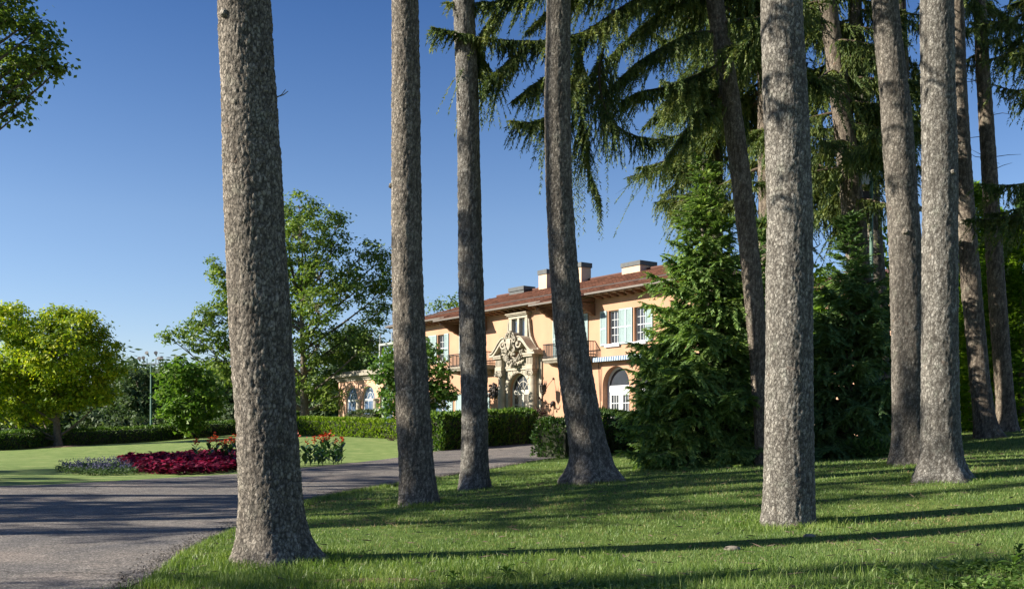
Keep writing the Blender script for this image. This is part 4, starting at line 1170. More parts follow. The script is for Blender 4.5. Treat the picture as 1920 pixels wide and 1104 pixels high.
tr('l', [(1664, 850, 46), (1655, 720, 44), (1643, 560, 38), (1634, 400, 34), (1622, 250, 30), (1606, 60, 26), (1600, -30, 24)], 33., 113, 40, .11, 25., flare=.3, cell=.09, amp=.01)
tr('m', [(1716, 840, 44), (1708, 700, 40), (1700, 400, 34), (1690, 150, 28), (1684, -30, 24)], 36., 127, 36, .14, 26., flare=.3, cell=.09, amp=.01)

# crown shared by the spruces whose branches start above the picture
cn, cw = spruce_crown(900, lambda z: np.array([0, 0, z]), 0, 12.5, 3.4, 64, .55, .5, zfade=-1, sag=(.2, .45))
CROWN_ME = cn.build('crown', M['needle'])
CROWN_WD = cw.build('branches', M['twig'], CROWN_ME)
sn, sw_ = spruce_crown(901, lambda z: np.array([0, 0, z]), 0, 12.5, 3.4, 54, .6, .6, zfade=-1, sag=(.2, .45))
SPARSE = [sn, sw_]
first_crown = [True]
def add_shared_crown(t, top_xyz, rz, sc, wide=1.0):
    if first_crown[0]: c, w_ = CROWN_ME, CROWN_WD; first_crown[0] = False
    else:
        c = CROWN_ME.copy(); COL.objects.link(c); w_ = CROWN_WD.copy(); COL.objects.link(w_); w_.parent = c
    c.parent = t; c.location = tuple(top_xyz); c.rotation_euler = (0, 0, rz); c.scale = (sc * wide, sc * wide, sc)

FR = [('a', 'thick spruce trunk with cracked bark standing alone at the near edge of the drive', 9.2, .4, .95),
      ('b', 'dark straight spruce trunk with a scar near its foot, before the magnolia', 12.2, 1.4, .95),
      ('c', 'slim spruce trunk crossing the end of the bright hedge and the wall crest', 14.2, 2.2, .95),
      ('d', 'curved spruce trunk bending over at its foot beside the carved stone portal', 13.4, 3.3, .95),
      ('f', 'broad pale grey spruce trunk standing straight in the middle of the near grass', 10.2, 4.1, .95),
      ('h', 'spruce trunk with a snapped branch stub, close behind the trunk with spreading roots', 13.4, 5.0, .95),
      ('i', 'sunlit pale spruce trunk with roots spreading out at its foot', 12.2, 5.9, .95)]
TREES = {}
for key, lab, zc, rz, sc in FR:
    t = put_spruce(lab, TR[key], group=GT)
    add_shared_crown(t, TR[key][2](zc), rz, sc, .9)
    TREES[key] = t

def far_crown(key, seed, zlo, zhi, rmax, nbr, **kw):
    me, base, ax, rf = TR[key]
    return spruce_crown(seed, lambda z: ax(z), zlo, zhi, rmax, nbr, **kw)
LAB = {'e': 'slim spruce trunk leaning toward the villa with drooping boughs spread across the sky',
       'g': 'thin leaning spruce trunk rising out of the dark young spruce beside the camera pole',
       'j': 'dark spruce trunk with peeled pale patches in front of the clipped evergreens',
       'k': 'slender spruce trunk farthest along the grass with bare dead twigs up its stem',
       'l': 'pale spruce trunk behind the green camera pole',
       'm': 'spruce trunk almost hidden behind the trunk with the snapped stub'}
def stub(t, key, px, py, side, L=.16, r=.035, up=.2):
    me_, b_, ax2, rf2 = TR[key]; z = zat(py, b_[1]); c = ax2(z); rr_ = rf2(z); a = side
    d = np.array([math.cos(a), math.sin(a), 0.]); p0 = c + d * rr_ * .85
    k_ = MB(); k_.tube([p0, p0 + d * (L * .6 + rr_ * .15) + [0, 0, up * L * .5], p0 + d * (L + rr_ * .15) + [0, 0, up * L]], [r * 1.5, r, r * .75], 7); k_.build('branch_stub', M['bark'], t)
stub(TREES['h'], 'h', 0, 393, -.1, .2, .05); stub(TREES['c'], 'c', 0, 186, -.2, .08, .03); stub(TREES['h'], 'h', 0, 440, -1.9, .06, .06); stub(TREES['a'], 'a', 0, 185, 0., .14, .006, .6); stub(TREES['a'], 'a', 0, 190, -.1, .12, .005, 1.); stub(TREES['a'], 'a', 0, 42, -2.2, .04, .05)
stub(TREES['b'], 'b', 0, 350, 3.3, .05, .05); stub(TREES['f'], 'f', 0, 470, -.3, .1, .008, .8); stub(TREES['i'], 'i', 0, 330, -1.2, .05, .04)
# e: long boughs reaching over the lawn toward the villa, hand placed from its trunk
rng = np.random.default_rng(77)
nb, wb = NB(), NB()
me, base, ax, rf = TR['e']
Ze = 25.7
def bough(path_px, r0=.05, **kw):
    """path through measured pixel + distance points"""
    P = np.array([PT(a, b, z) - base for a, b, z in path_px]); n = 14
    s = np.concatenate([[0], np.cumsum(np.linalg.norm(np.diff(P, axis=0), axis=1))]); u = np.linspace(0, s[-1], n)
    q = np.stack([np.interp(u, s, P[:, i]) for i in range(3)], 1)
    for _ in range(2): q[1:-1] = .25 * q[:-2] + .5 * q[1:-1] + .25 * q[2:]
    dress_branch(nb, wb, rng, q, r0, **kw)
B_ = dict(dens=2.0, hang=4.6, wid=.034, sp=.028, shoot=(.08, .13), twig=(.25, .85), droop=(.5, 1.25), hlen=(.12, .5))
bough([(1345, -40, 25.7), (1250, -30, 25.2), (1150, 20, 24.6), (1095, 75, 24.2), (1000, 80, 24.0), (900, 75, 23.8), (812, 52, 23.6)], .07, **B_)
bough([(1340, -90, 25.7), (1200, -90, 25.0), (1080, -50, 24.5), (960, 0, 24.2), (880, 15, 24), (840, 5, 24)], .07, **B_)
bough([(1150, 20, 24.6), (1120, 130, 24.4), (1128, 200, 24.2), (1150, 240, 24.1), (1200, 262, 24.0), (1252, 262, 24.0)], .05, dens=1.4, hang=4.0, hlen=(.3, 1.15), start=.25, droop=(.7, 1.3), wid=.032, sp=.034, shoot=(.07, .13))
bough([(1095, 75, 24.2), (1060, 180, 24.0), (1010, 235, 23.9), (958, 226, 23.8)], .035, **B_)
bough([(1095, 75, 24.2), (1085, 180, 24.5), (1095, 260, 24.6), (1105, 330, 24.6), (1125, 372, 24.6)], .03, dens=1.5, hang=2.2, hlen=(.2, .6), droop=(.9, 1.5), wid=.032, sp=.034, shoot=(.07, .13))
bough([(1000, 80, 24), (950, 120, 23.9), (910, 150, 23.8), (905, 172, 23.8)], .03, **B_)
bough([(1060, 120, 24.4), (1000, 160, 24.2), (960, 190, 24.1)], .03, **B_)
bough([(1344, 60, 25.7), (1300, 60, 25.2), (1240, 90, 24.8), (1190, 120, 24.6), (1150, 160, 24.5)], .05, **B_)
bough([(1352, 120, 25.7), (1310, 140, 25.3), (1250, 165, 25.0), (1200, 170, 24.8), (1165, 190, 24.7)], .045, **B_)
bough([(1368, 190, 25.7), (1320, 160, 26), (1280, 175, 26.3), (1230, 215, 26.5), (1205, 240, 26.6)], .04, **B_)
bough([(1345, 0, 25.7), (1280, -20, 26.2), (1200, 0, 26.6), (1160, 30, 26.8)], .05, **B_)
bough([(1340, -60, 25.7), (1230, -50, 25.4), (1120, -30, 25.1), (1040, 10, 24.9), (985, 60, 24.8)], .05, **B_)
bough([(1340, -30, 25.7), (1260, 10, 25.9), (1190, 60, 26), (1140, 110, 26.1)], .05, **B_)
bough([(1362, 170, 25.7), (1330, 200, 25.5), (1290, 240, 25.3), (1255, 290, 25.2)], .035, **B_)
bough([(960, 5, 24.2), (900, 60, 24.2), (890, 110, 24.3), (920, 160, 24.3)], .03, **B_)
bough([(1345, -10, 25.7), (1400, 0, 26), (1440, 30, 26.2)], .04, **B_)
n2, w2 = far_crown('e', 31, 9.5, 22, 3.2, 30, dens=.8, hang=2., zfade=14.5, wid=.05, shoot=(.08, .14))
def merge(a, b):
    off = a.n; a.V += b.V; a.F += [f + off for f in b.F]; a.n += b.n
merge(nb, n2); merge(wb, w2)
put_spruce(LAB['e'], TR['e'], nb, wb, 'bark_warm', group=GT)
SPK = dict(dens=.8, hang=2.4, hlen=(.2, .85), sp=.036, shoot=(.09, .15), wid=.040, droop=(.6, 1.4), twig=(.35, 1.0))
nb, wb = far_crown('g', 32, 8.2, 23, 3.8, 58, zfade=15., lw=lambda a: 1.15 if math.sin(a) < .2 else .8, **SPK); put_spruce(LAB['g'], TR['g'], nb, wb, 'bark_warm', group=GT)
nb, wb = far_crown('l', 33, 9.6, 24, 3.2, 40, zfade=17., **SPK); put_spruce(LAB['l'], TR['l'], nb, wb, group=GT)
nb, wb = far_crown('m', 34, 13., 25, 2.2, 20, zfade=18., **SPK); put_spruce(LAB['m'], TR['m'], nb, wb, 'bark_warm', group=GT)
nb, wb = far_crown('j', 35, 15.6, 24, 2.6, 24, zfade=17., **SPK); put_spruce(LAB['j'], TR['j'], nb, wb, 'bark_warm', group=GT)
nb, wb = far_crown('k', 36, 14.6, 24, 2.4, 28, zfade=18., **SPK)
DEAD = []; r_ = np.random.default_rng(4); ax_ = TR['k'][2]
for i in range(26):   # dead bare twigs on the stem
    z = r_.uniform(7.5, 14.5); p = ax_(z); a = r_.uniform(0, 2 * PI); L_ = r_.uniform(.4, 1.1)
    DEAD.append(np.array([p, p + [math.cos(a) * L_ * .6, math.sin(a) * L_ * .6, .05], p + [math.cos(a) * L_, math.sin(a) * L_, r_.uniform(-.1, .25)]]))
tk = put_spruce(LAB['k'], TR['k'], nb, wb, 'bark_warm', group=GT)
for q_ in DEAD:
    db = NB(); db.tube(q_, [.014, .01, .004], 4); db.build('dead_twig', M['twig'], tk)

# two big spruces behind, whose hanging boughs fill the space between the trunks
TR['n'] = trunk_mesh('trunk_n', [(1445, 845, 40), (1440, 500, 34), (1436, 200, 30), (1434, -30, 26)], 33., 131, 48, .12, 27.)
nb, wb = far_crown('n', 41, 8.4, 25, 4.4, 84, zfade=16.5, **SPK)
put_spruce('spruce hung with sunlit drooping boughs behind the broad pale trunk', TR['n'], nb, wb, 'bark_warm', group='drooping spruces behind the row of trunks')
TR['o'] = trunk_mesh('trunk_o', [(1335, 842, 40), (1338, 500, 34), (1340, 200, 30), (1342, -30, 26)], 37., 137, 48, .14, 27.)
nb, wb = far_crown('o', 42, 9.8, 25, 4.0, 70, zfade=17.5, **SPK)
put_spruce('spruce with olive drooping boughs behind the tip of the young spruce', TR['o'], nb, wb, 'bark_warm', group='drooping spruces behind the row of trunks')
TR['p'] = trunk_mesh('trunk_p', [(2035, 800, 60), (2030, 400, 50), (2025, -30, 40)], 27., 139, 48, .12, 24.)
nb, wb = far_crown('p', 43, 10.2, 22, 3.2, 34, zfade=14., az_rng=(PI * 1.02, PI * 1.98), **SPK)
for z_, a_, L_ in ((8.3, PI * 1.42, 3.1), (7.6, PI * 1.55, 2.9), (6.6, PI * 1.3, 2.5), (7.9, PI * 1.7, 2.4)):
    dress_branch(nb, wb, np.random.default_rng(int(z_ * 10)), branch_path(TR['p'][2](z_), a_, L_, .05, .3, .15), .05, **SPK)
put_spruce('spruce leaning in at the edge of the picture with a dark hanging bough', TR['p'], nb, wb, 'bark', group='drooping spruces behind the row of trunks')

# spruces further along the drive; only their shade falls into the view
t0 = None
for i, (x, y, rz, sc, zc) in enumerate([(-27, 15.5, 0, 1.15, 7), (-35, 22, 2, 1.5, 5.5), (-24, 11.8, 3, .72, 9.), (-42, 12, 4, 1.25, 9), (-20, 20, 5, .95, 7.5), (-44, 28, 6, 1.5, 5), (-20, 14.5, .5, .75, 9), (-22, 5.6, 1.1, .75, 9), (-21, 18, 2.4, .8, 8), (-33, 16, 2.6, 1.1, 8), (-30, 29, 3.3, 1.1, 7)]):
    z = th(x, y)
    if t0 is None:
        t0 = empty('spruce_tree', (x, y, z), 0, 'tall spruce by the bend of the drive casting its shade across it', 'spruce tree', 'spruces by the bend of the drive')
        k = MB(); k.lathe([(.42, -.3), (.34, .3), (.30, 2), (.27, 6), (.2, 12), (.12, 20), (.03, 24)], 14); k.build('trunk', M['bark'], t0, True); tq = t0
    else:
        tq = t0.copy(); COL.objects.link(tq); tq.location = (x, y, z)
        c = t0.children[0] if t0.children[0].name.startswith('trunk') else t0.children[1]
        c2 = c.copy(); COL.objects.link(c2); c2.parent = tq
    if sc >= 1.45: add_shared_crown(tq, (0, 0, zc), rz, sc); continue
    if isinstance(SPARSE[0], NB):
        c = SPARSE[0].build('crown', M['needle'], tq); w_ = SPARSE[1].build('branches', M['twig'], c); SPARSE = [c, w_]
    else:
        c = SPARSE[0].copy(); COL.objects.link(c); c.parent = tq; w_ = SPARSE[1].copy(); COL.objects.link(w_); w_.parent = c
    c.location = (0, 0, zc); c.rotation_euler = (0, 0, rz); c.scale = (sc, sc, sc)

# ------------------------------------------------------------------ young spruces
def young_spruce(label, px, py_base, py_top, Z, rmax, seed, needle, ragged=1., lean=0., side=None, zcut=.02):
    base = np.array([X(px, Z), Z, zat(py_base, Z)]); H = (py_base - py_top) * Z / F_PX
    rng = np.random.default_rng(seed); nb, wb = NB(), NB()
    t = empty('young_spruce', tuple(base), 0, label, 'spruce tree', 'young spruces with boughs down to the grass')
    k = MB(); k.lathe([(.16, -.1), (.13, .3), (.10, H * .4), (.05, H * .75), (.012, H * .985)], 9); k.build('trunk', M['bark_warm'], t, True)
    z = .25
    while z < H * .97:
        f = z / H
        L0 = rmax * min(1., .78 + f * 1.0) * (1 - f) ** (.62 + .55 * f) + .08
        n = int(rng.integers(7, 10)) + (4 if f < .5 else 0)
        a0 = rng.uniform(0, 2 * PI)
        for i in range(n):
            a = a0 + 2 * PI * i / n + rng.normal(0, .2); L = L0 * rng.uniform(.55, 1.32 if f < .8 else 1.05)
            if side is not None: L *= side(a, f)
            el = rng.uniform(.02, .22) + (.45 * f); sg = .42 * (1 - f) * rng.uniform(.6, 1.3)
            pts = branch_path((0, 0, z + rng.uniform(-.13, .13)), a, max(.25, L), el, sg, .18 * (1 - f), n=8)
            dress_branch(nb, wb, rng, pts, .010 + .008 * L, 1.5 * (1.0 if f < .7 else .8), .5 * (1 - f), twig=(.3, .72), hlen=(.12, .4), start=.18 if L > .7 else .05, sp=.045, shoot=(.09, .155), wid=.062, droop=(.1, .85) if f < .7 else (-.05, .2), flat=.55)
        z += .25 * (1.0 if f < .7 else 1.1) * rng.uniform(.8, 1.2)
    # leader
    twig_sprays(nb, rng, np.array([[0, 0, H * .8]]), np.array([[0, 0, 1.]]), np.array([H * .2]), np.zeros(1), .03, (.06, .1), .028)
    c = nb.build('crown', M[needle], t); wb.build('branches', M['twig'], c)
    return t
young_spruce('bushy young spruce with a pointed top and sunlit green boughs in front of the villa', 1318, 868, 288, 27., 2.2, 51, 'needle_young')
young_spruce('dark young spruce with weeping boughs between the broad pale trunk and the sunlit trunk', 1592, 850, 395, 28.5, 2.0, 52, 'needle_dark')
young_spruce('dense dark spruce in the gap behind the leaning trunk', 1425, 850, 400, 31., 2.0, 53, 'needle_dark')
# ------------------------------------------------------------------ broadleaf trees
def leafy_tree(label, base_px, Z, lobes, leafm, seed, trunk_w, leaf=.14, per_m2=14., clump=.42, name='broadleaf_tree', cat='tree', group=None, barkm='bark_leafy', flat=.55, zs=.85, limb_from=.35, depth=.75, dens_in=.5, trunk_pts=None):
    """lobes: [(px, py, radius px)] outline lobes of the crown at the tree's distance"""
    rng = np.random.default_rng(seed)
    base = np.array([X(base_px[0], Z), Z, 0.]); base[2] = th(base[0], Z) if len(base_px) < 2 else zat(base_px[1], Z)
    t = empty(name, tuple(base), 0, label, cat, group)
    m = Z / F_PX
    nb, wb, tw = NB(), NB(), NB()
    C = np.array([[X(a, Z), Z + rng.normal(0, 1) * r * m * depth, zat(b, Z)] for a, b, r in lobes]) - base
    R = np.array([r * m for _, _, r in lobes])
    zc = C[:, 2]; top = zc.max()
    ctr = np.average(C, axis=0, weights=R ** 2)
    z1 = max(.4, zc.min() * limb_from + .1)
    tp = np.array([[0, 0, -.3], [0, 0, .15], [0, 0, z1 * .6], [ctr[0] * .02, 0, z1], [ctr[0] * .2, ctr[1] * .3, (z1 + ctr[2]) / 2], [ctr[0] * .6, ctr[1] * .6, ctr[2]], [ctr[0], ctr[1], (ctr[2] + top) / 2]])
    r0 = trunk_w * m / 2
    wb.tube(tp, np.array([1.5, 1.12, 1., .92, .66, .38, .12]) * r0, 9)
    for c, r in zip(C, R):
        zz = np.clip(c[2] - np.hypot(c[0] - ctr[0] * .5, c[1]) * .75, z1 * .8, ctr[2] * 1.1)
        s = np.array([np.interp(zz, tp[:, 2], tp[:, i]) for i in range(3)])
        mid = (s + c) / 2 + np.array([0, 0, -.08 * np.linalg.norm(c - s)]) + rng.normal(0, .06, 3) * np.linalg.norm(c - s)
        u = np.linspace(0, 1, 7)[:, None]; path = (1 - u) ** 2 * s + 2 * u * (1 - u) * mid + u * u * c
        wb.tube(path, np.linspace(r0 * .36, r0 * .07, 7), 6)
        # clumps
        ncl = int(max(6, 4.6 * (r / clump) ** 2))
        d = rnd_unit(rng, ncl); rr = r * (dens_in + (1 - dens_in) * rng.random(ncl)) ** .6
        cc = c + d * rr[:, None] * [1, 1, zs]
        for k in range(0, ncl, 3):
            q = path[-1 if k % 2 else -2]; mm = (q + cc[k]) / 2 + rng.normal(0, .1, 3) * r
            wb.tube(np.array([q, mm, cc[k]]), [r0 * .07, r0 * .045, r0 * .02], 4)
        nl = max(6, int(per_m2 * clump * clump * 4))
        ii = np.repeat(np.arange(ncl), nl); sz = rng.uniform(.6, 1.3, ncl)[ii][:, None]
        off = rng.normal(0, 1, (len(ii), 3)) * np.array([1, 1, flat]) * clump * .62 * sz
        P = cc[ii] + off
        out = unit(P - c); nrm = unit(out * .5 + np.array([0, 0, .7]) + rng.normal(0, .55, P.shape))
        D = unit(np.cross(nrm, rnd_unit(rng, len(P)))); S = np.cross(nrm, D)
        D = unit(D + [0, 0, -.25])
        l = leaf * rng.uniform(.65, 1.25, len(P))
        nb.leaves(P, D, S, l * 1.15, l * .85, tri=Z > 40)
    wb.build('trunk', M[barkm], t)
    nb.build('crown', M[leafm], t)
    return t

leafy_tree('yellow-green broad-crowned tree standing in a mulch ring on the mown lawn', (109, 836), 60., [(20, 640, 55), (60, 615, 45), (120, 612, 48), (165, 620, 38), (30, 700, 55), (90, 680, 60), (150, 670, 55), (190, 655, 35), (205, 690, 30), (20, 755, 45), (70, 745, 45), (120, 735, 50), (165, 725, 45), (200, 740, 24), (-20, 700, 50), (40, 780, 22), (-25, 760, 35), (15, 600, 30), (100, 592, 24)], 'yellow_leaf', 3, 15, leaf=.18, per_m2=78, clump=.46, limb_from=.15)
leafy_tree('big open-crowned maple with sky showing through, beyond the thick trunk and the bright hedge', (571, 792), 82., [(565, 392, 32), (540, 420, 34), (605, 402, 26), (640, 408, 16), (575, 450, 44), (625, 455, 32), (520, 480, 40), (560, 515, 46), (610, 520, 40), (650, 510, 32), (690, 470, 26), (715, 480, 22), (700, 520, 34), (722, 540, 26), (660, 560, 36), (700, 580, 34), (610, 580, 44), (545, 580, 46), (500, 560, 40), (430, 520, 32), (405, 500, 18), (440, 565, 36), (400, 585, 28), (380, 600, 24), (345, 620, 24), (322, 632, 16), (420, 630, 34), (380, 640, 26), (470, 640, 44), (540, 650, 46), (600, 650, 46), (650, 640, 42), (700, 640, 32), (640, 700, 40), (590, 720, 34), (680, 700, 30), (520, 710, 36), (625, 745, 26), (440, 690, 36), (400, 690, 24)], 'maple_leaf', 4, 17, leaf=.23, per_m2=24, clump=.52, limb_from=.55, flat=.5)
leafy_tree('small dense rounded tree with leaves down to the dark hedge, right of the lamp mast', (357, 808), 71., [(355, 690, 24), (335, 705, 28), (375, 705, 28), (320, 735, 28), (355, 735, 34), (392, 735, 26), (318, 765, 22), (350, 768, 32), (388, 765, 26), (345, 792, 22), (368, 795, 18), (405, 752, 12), (362, 806, 10)], 'round_leaf', 5, 7, leaf=.25, per_m2=30, clump=.45, limb_from=.1)
leafy_tree('glossy dark-green magnolia bush against the front of the villa', (778, 812), 61., [(775, 650, 30), (745, 668, 34), (800, 665, 28), (722, 690, 28), (760, 700, 42), (808, 700, 32), (835, 690, 18), (722, 722, 24), (760, 740, 40), (805, 740, 34), (836, 730, 20), (735, 760, 24), (775, 775, 30), (815, 770, 24), (845, 742, 10), (712, 706, 12)], 'magnolia_leaf', 6, 7, leaf=.22, per_m2=36, clump=.38, limb_from=.15, name='magnolia')
leafy_tree('tree beside the drive whose leafy bough hangs into the upper corner of the sky', (-95, 900), 24., [(-20, 10, 60), (20, 30, 38), (55, 45, 26), (80, 60, 22), (100, 85, 12), (95, 120, 16), (60, 100, 30), (25, 90, 38), (50, 140, 26), (85, 130, 18), (110, 128, 8), (20, 150, 34), (10, 190, 22), (35, 185, 14), (28, 220, 12), (-10, 120, 60), (-50, 60, 80), (-60, 170, 60), (-110, 70, 80), (-110, 140, 80), (-170, 110, 80), (-40, 0, 50), (40, -10, 24), (20, 0, 26)], 'maple_leaf', 7, 26, leaf=.115, per_m2=64, clump=.30, limb_from=.75, flat=.45)
leafy_tree('treetop showing over the red roof behind the villa', (838, 800), 100., [(825, 572, 14), (845, 568, 14), (815, 580, 9), (862, 575, 10), (838, 590, 20), (850, 640, 40)], 'maple_leaf', 8, 10, leaf=.26, per_m2=10, clump=.6)

# far trees behind the lawn hedge and behind the spruces
FARG = 'trees far beyond the lawn hedge'
def fl(cx, cy, w, h, n, seed):
    r = np.random.default_rng(seed); o = []
    for i in range(n):
        a = r.uniform(0, 2 * PI); q = math.sqrt(r.random()); o.append((cx + w * .36 * q * math.cos(a), cy + h * .38 * q * math.sin(a), r.uniform(.12, .22) * min(w, h) + 4))
    return o
far = [((236, 812), 125., fl(232, 740, 95, 130, 20, 1), 'far_leaf', 'tall grey-green tree with gappy foliage, just past the yellow-green tree'),
       ((265, 812), 118., fl(268, 735, 76, 130, 18, 2), 'far_leaf', 'dark tree directly behind the lamp mast'),
       ((312, 812), 122., fl(312, 735, 90, 120, 18, 3), 'far_leaf', 'dark distant tree in the gap between the lamp mast and the small rounded tree'),
       ((35, 812), 110., fl(20, 790, 130, 60, 14, 4), 'far_leaf', 'dark undergrowth tree beneath the yellow-green crown'),
       ((430, 812), 120., fl(432, 745, 90, 120, 18, 5), 'far_leaf', 'dark tree past the small rounded tree, next to the thick trunk'),
       ((190, 808), 112., fl(185, 795, 90, 40, 12, 6), 'far_leaf_pale', 'pale scrubby bush behind the lawn hedge near the yellow-green tree'),
       ((235, 808), 105., fl(240, 798, 80, 34, 12, 7), 'far_leaf_pale', 'low light-green bush at the foot of the lamp mast'),
       ((430, 808), 104., fl(432, 790, 40, 60, 10, 8), 'far_leaf_pale', 'pale wispy bush beside the thick trunk'),
       ((600, 806), 96., fl(606, 765, 60, 66, 12, 9), 'far_leaf', 'bluish-green conifer-like bush next to the wing with arched windows'),
       ((660, 806), 110., fl(660, 690, 100, 170, 22, 10), 'far_leaf', 'dark tree behind the wing with arched windows')]
for i, (b, Z, lo, mt, lab) in enumerate(far):
    leafy_tree(lab, b, Z, lo, mt, 60 + i, 9, leaf=.42, per_m2=9, clump=.85, group=FARG, limb_from=.2)
# wooded rise closing the horizon
rw_ = np.random.default_rng(12); nb = NB()
for (x0, x1, y0, y1, hh, n) in ((-150, -10, 132, 165, 11, 300), (-80, -5, 128, 140, 5, 170), (10, 150, 110, 150, 15, 300), (-220, 220, 180, 230, 14, 340)):
    cx = rw_.uniform(x0, x1, n); cy = rw_.uniform(y0, y1, n); g = terrain(cx, cy)
    for a, b, z in zip(cx, cy, g):
        r = rw_.uniform(2., 4.); zc = z + rw_.uniform(.15, .9) * hh
        m_ = 46; P = np.array([a, b, zc]) + rnd_unit(rw_, m_) * r * rw_.random((m_, 1)) ** .35
        nn = unit(P - [a, b, zc - r * .6] + rw_.normal(0, .8, P.shape)); D = unit(np.cross(nn, rnd_unit(rw_, m_)))
        nb.leaves(P, D, np.cross(nn, D), rw_.uniform(.7, 1.3, m_), rw_.uniform(.5, .9, m_))
tag(nb.build('distant_wood', M['far_leaf']), 'dark belt of woodland closing the view', 'woodland', kind='stuff')

RG = 'leafy evergreens behind the slender trunks'
right_far = [((1668, 815), 39., [(1665, 430, 24), (1680, 470, 26), (1655, 490, 30), (1690, 520, 30), (1660, 550, 36), (1690, 590, 36), (1655, 620, 36), (1690, 660, 36), (1660, 700, 36), (1690, 740, 34), (1640, 740, 34), (1540, 560, 40), (1560, 650, 50), (1520, 730, 50)], 'round_leaf', 'sunlit leafy tree glimpsed between the camera pole and the trunk with the snapped stub'),
             ((1530, 815), 37., fl(1520, 620, 130, 330, 22, 21), 'arbor', 'green tree behind the dark young spruce with weeping boughs')]
for i, (b, Z, lo, mt, lab) in enumerate(right_far):
    leafy_tree(lab, b, Z, lo, mt, 90 + i, 8, leaf=.24, per_m2=14, clump=.55, group=RG, limb_from=.1)

# arborvitae: layered flat sprays on a cone
def arborvitae(label, px, py_base, py_top, Z, rmax, seed, mt='arbor', n=2600):
    rng = np.random.default_rng(seed)
    base = np.array([X(px, Z), Z, 0]); base[2] = th(base[0], Z); H = zat(py_top, Z) - base[2]
    t = empty('arborvitae', tuple(base), 0, label, 'evergreen', 'bright clipped evergreens along the edge of the lawn')
    k = MB(); k.lathe([(.15, -.1), (.1, H * .4), (.02, H * .9)], 8); k.build('trunk', M['bark_warm'], t)
    nb = NB()
    f = rng.random(n) ** 1.15; a = rng.uniform(0, 2 * PI, n); r = rmax * (1 - f ** 1.8) * (.72 + .35 * rng.random(n)) * (1 + .18 * np.sin(a * 3 + f * 9)) + .1
    zz = f * H + rng.normal(0, .08, n); C = np.stack([r * np.cos(a), r * np.sin(a), zz], 1)
    outd = np.stack([np.cos(a), np.sin(a), np.full(n, -.15)], 1)
    k_ = 13; ii = np.repeat(np.arange(n), k_)
    side = np.stack([-np.sin(a), np.cos(a), np.zeros(n)], 1)[ii]
    sp = rng.uniform(-1, 1, len(ii))[:, None]; fw = rng.uniform(-.6, 1, len(ii))[:, None]
    P = C[ii] + side * sp * .20 + outd[ii] * fw * .22 + np.array([[0, 0, 1.]]) * rng.normal(0, .035, len(ii))[:, None] - np.array([[0, 0, 1.]]) * fw * .06
    D = unit(outd[ii] * .9 + side * sp * .9 + rng.normal(0, .25, P.shape)); nn = unit(np.array([[0, 0, 1.]]) + outd[ii] * .35 + rng.normal(0, .3, P.shape))
    nb.leaves(P, D, unit(np.cross(nn, D)), rng.uniform(.12, .22, len(P)), rng.uniform(.07, .11, len(P)), tri=True)
    nb.build('crown', M[mt], t)
    return t
arborvitae('tall bright evergreen right behind the dark trunk with peeled patches', 1822, 812, 345, 40., 1.7, 1)
arborvitae('bright evergreen filling the gap between the two slender trunks', 1868, 806, 395, 41.5, 1.5, 2)
arborvitae('bright evergreen past the slenderest trunk at the end of the row', 1915, 800, 430, 39., 1.6, 3)
arborvitae('dark evergreen towering over the end of the row', 1935, 800, 340, 46., 2.4, 4, 'needle_dark')
arborvitae('evergreen behind the sunlit trunk with spreading roots', 1775, 815, 470, 43., 1.8, 5)

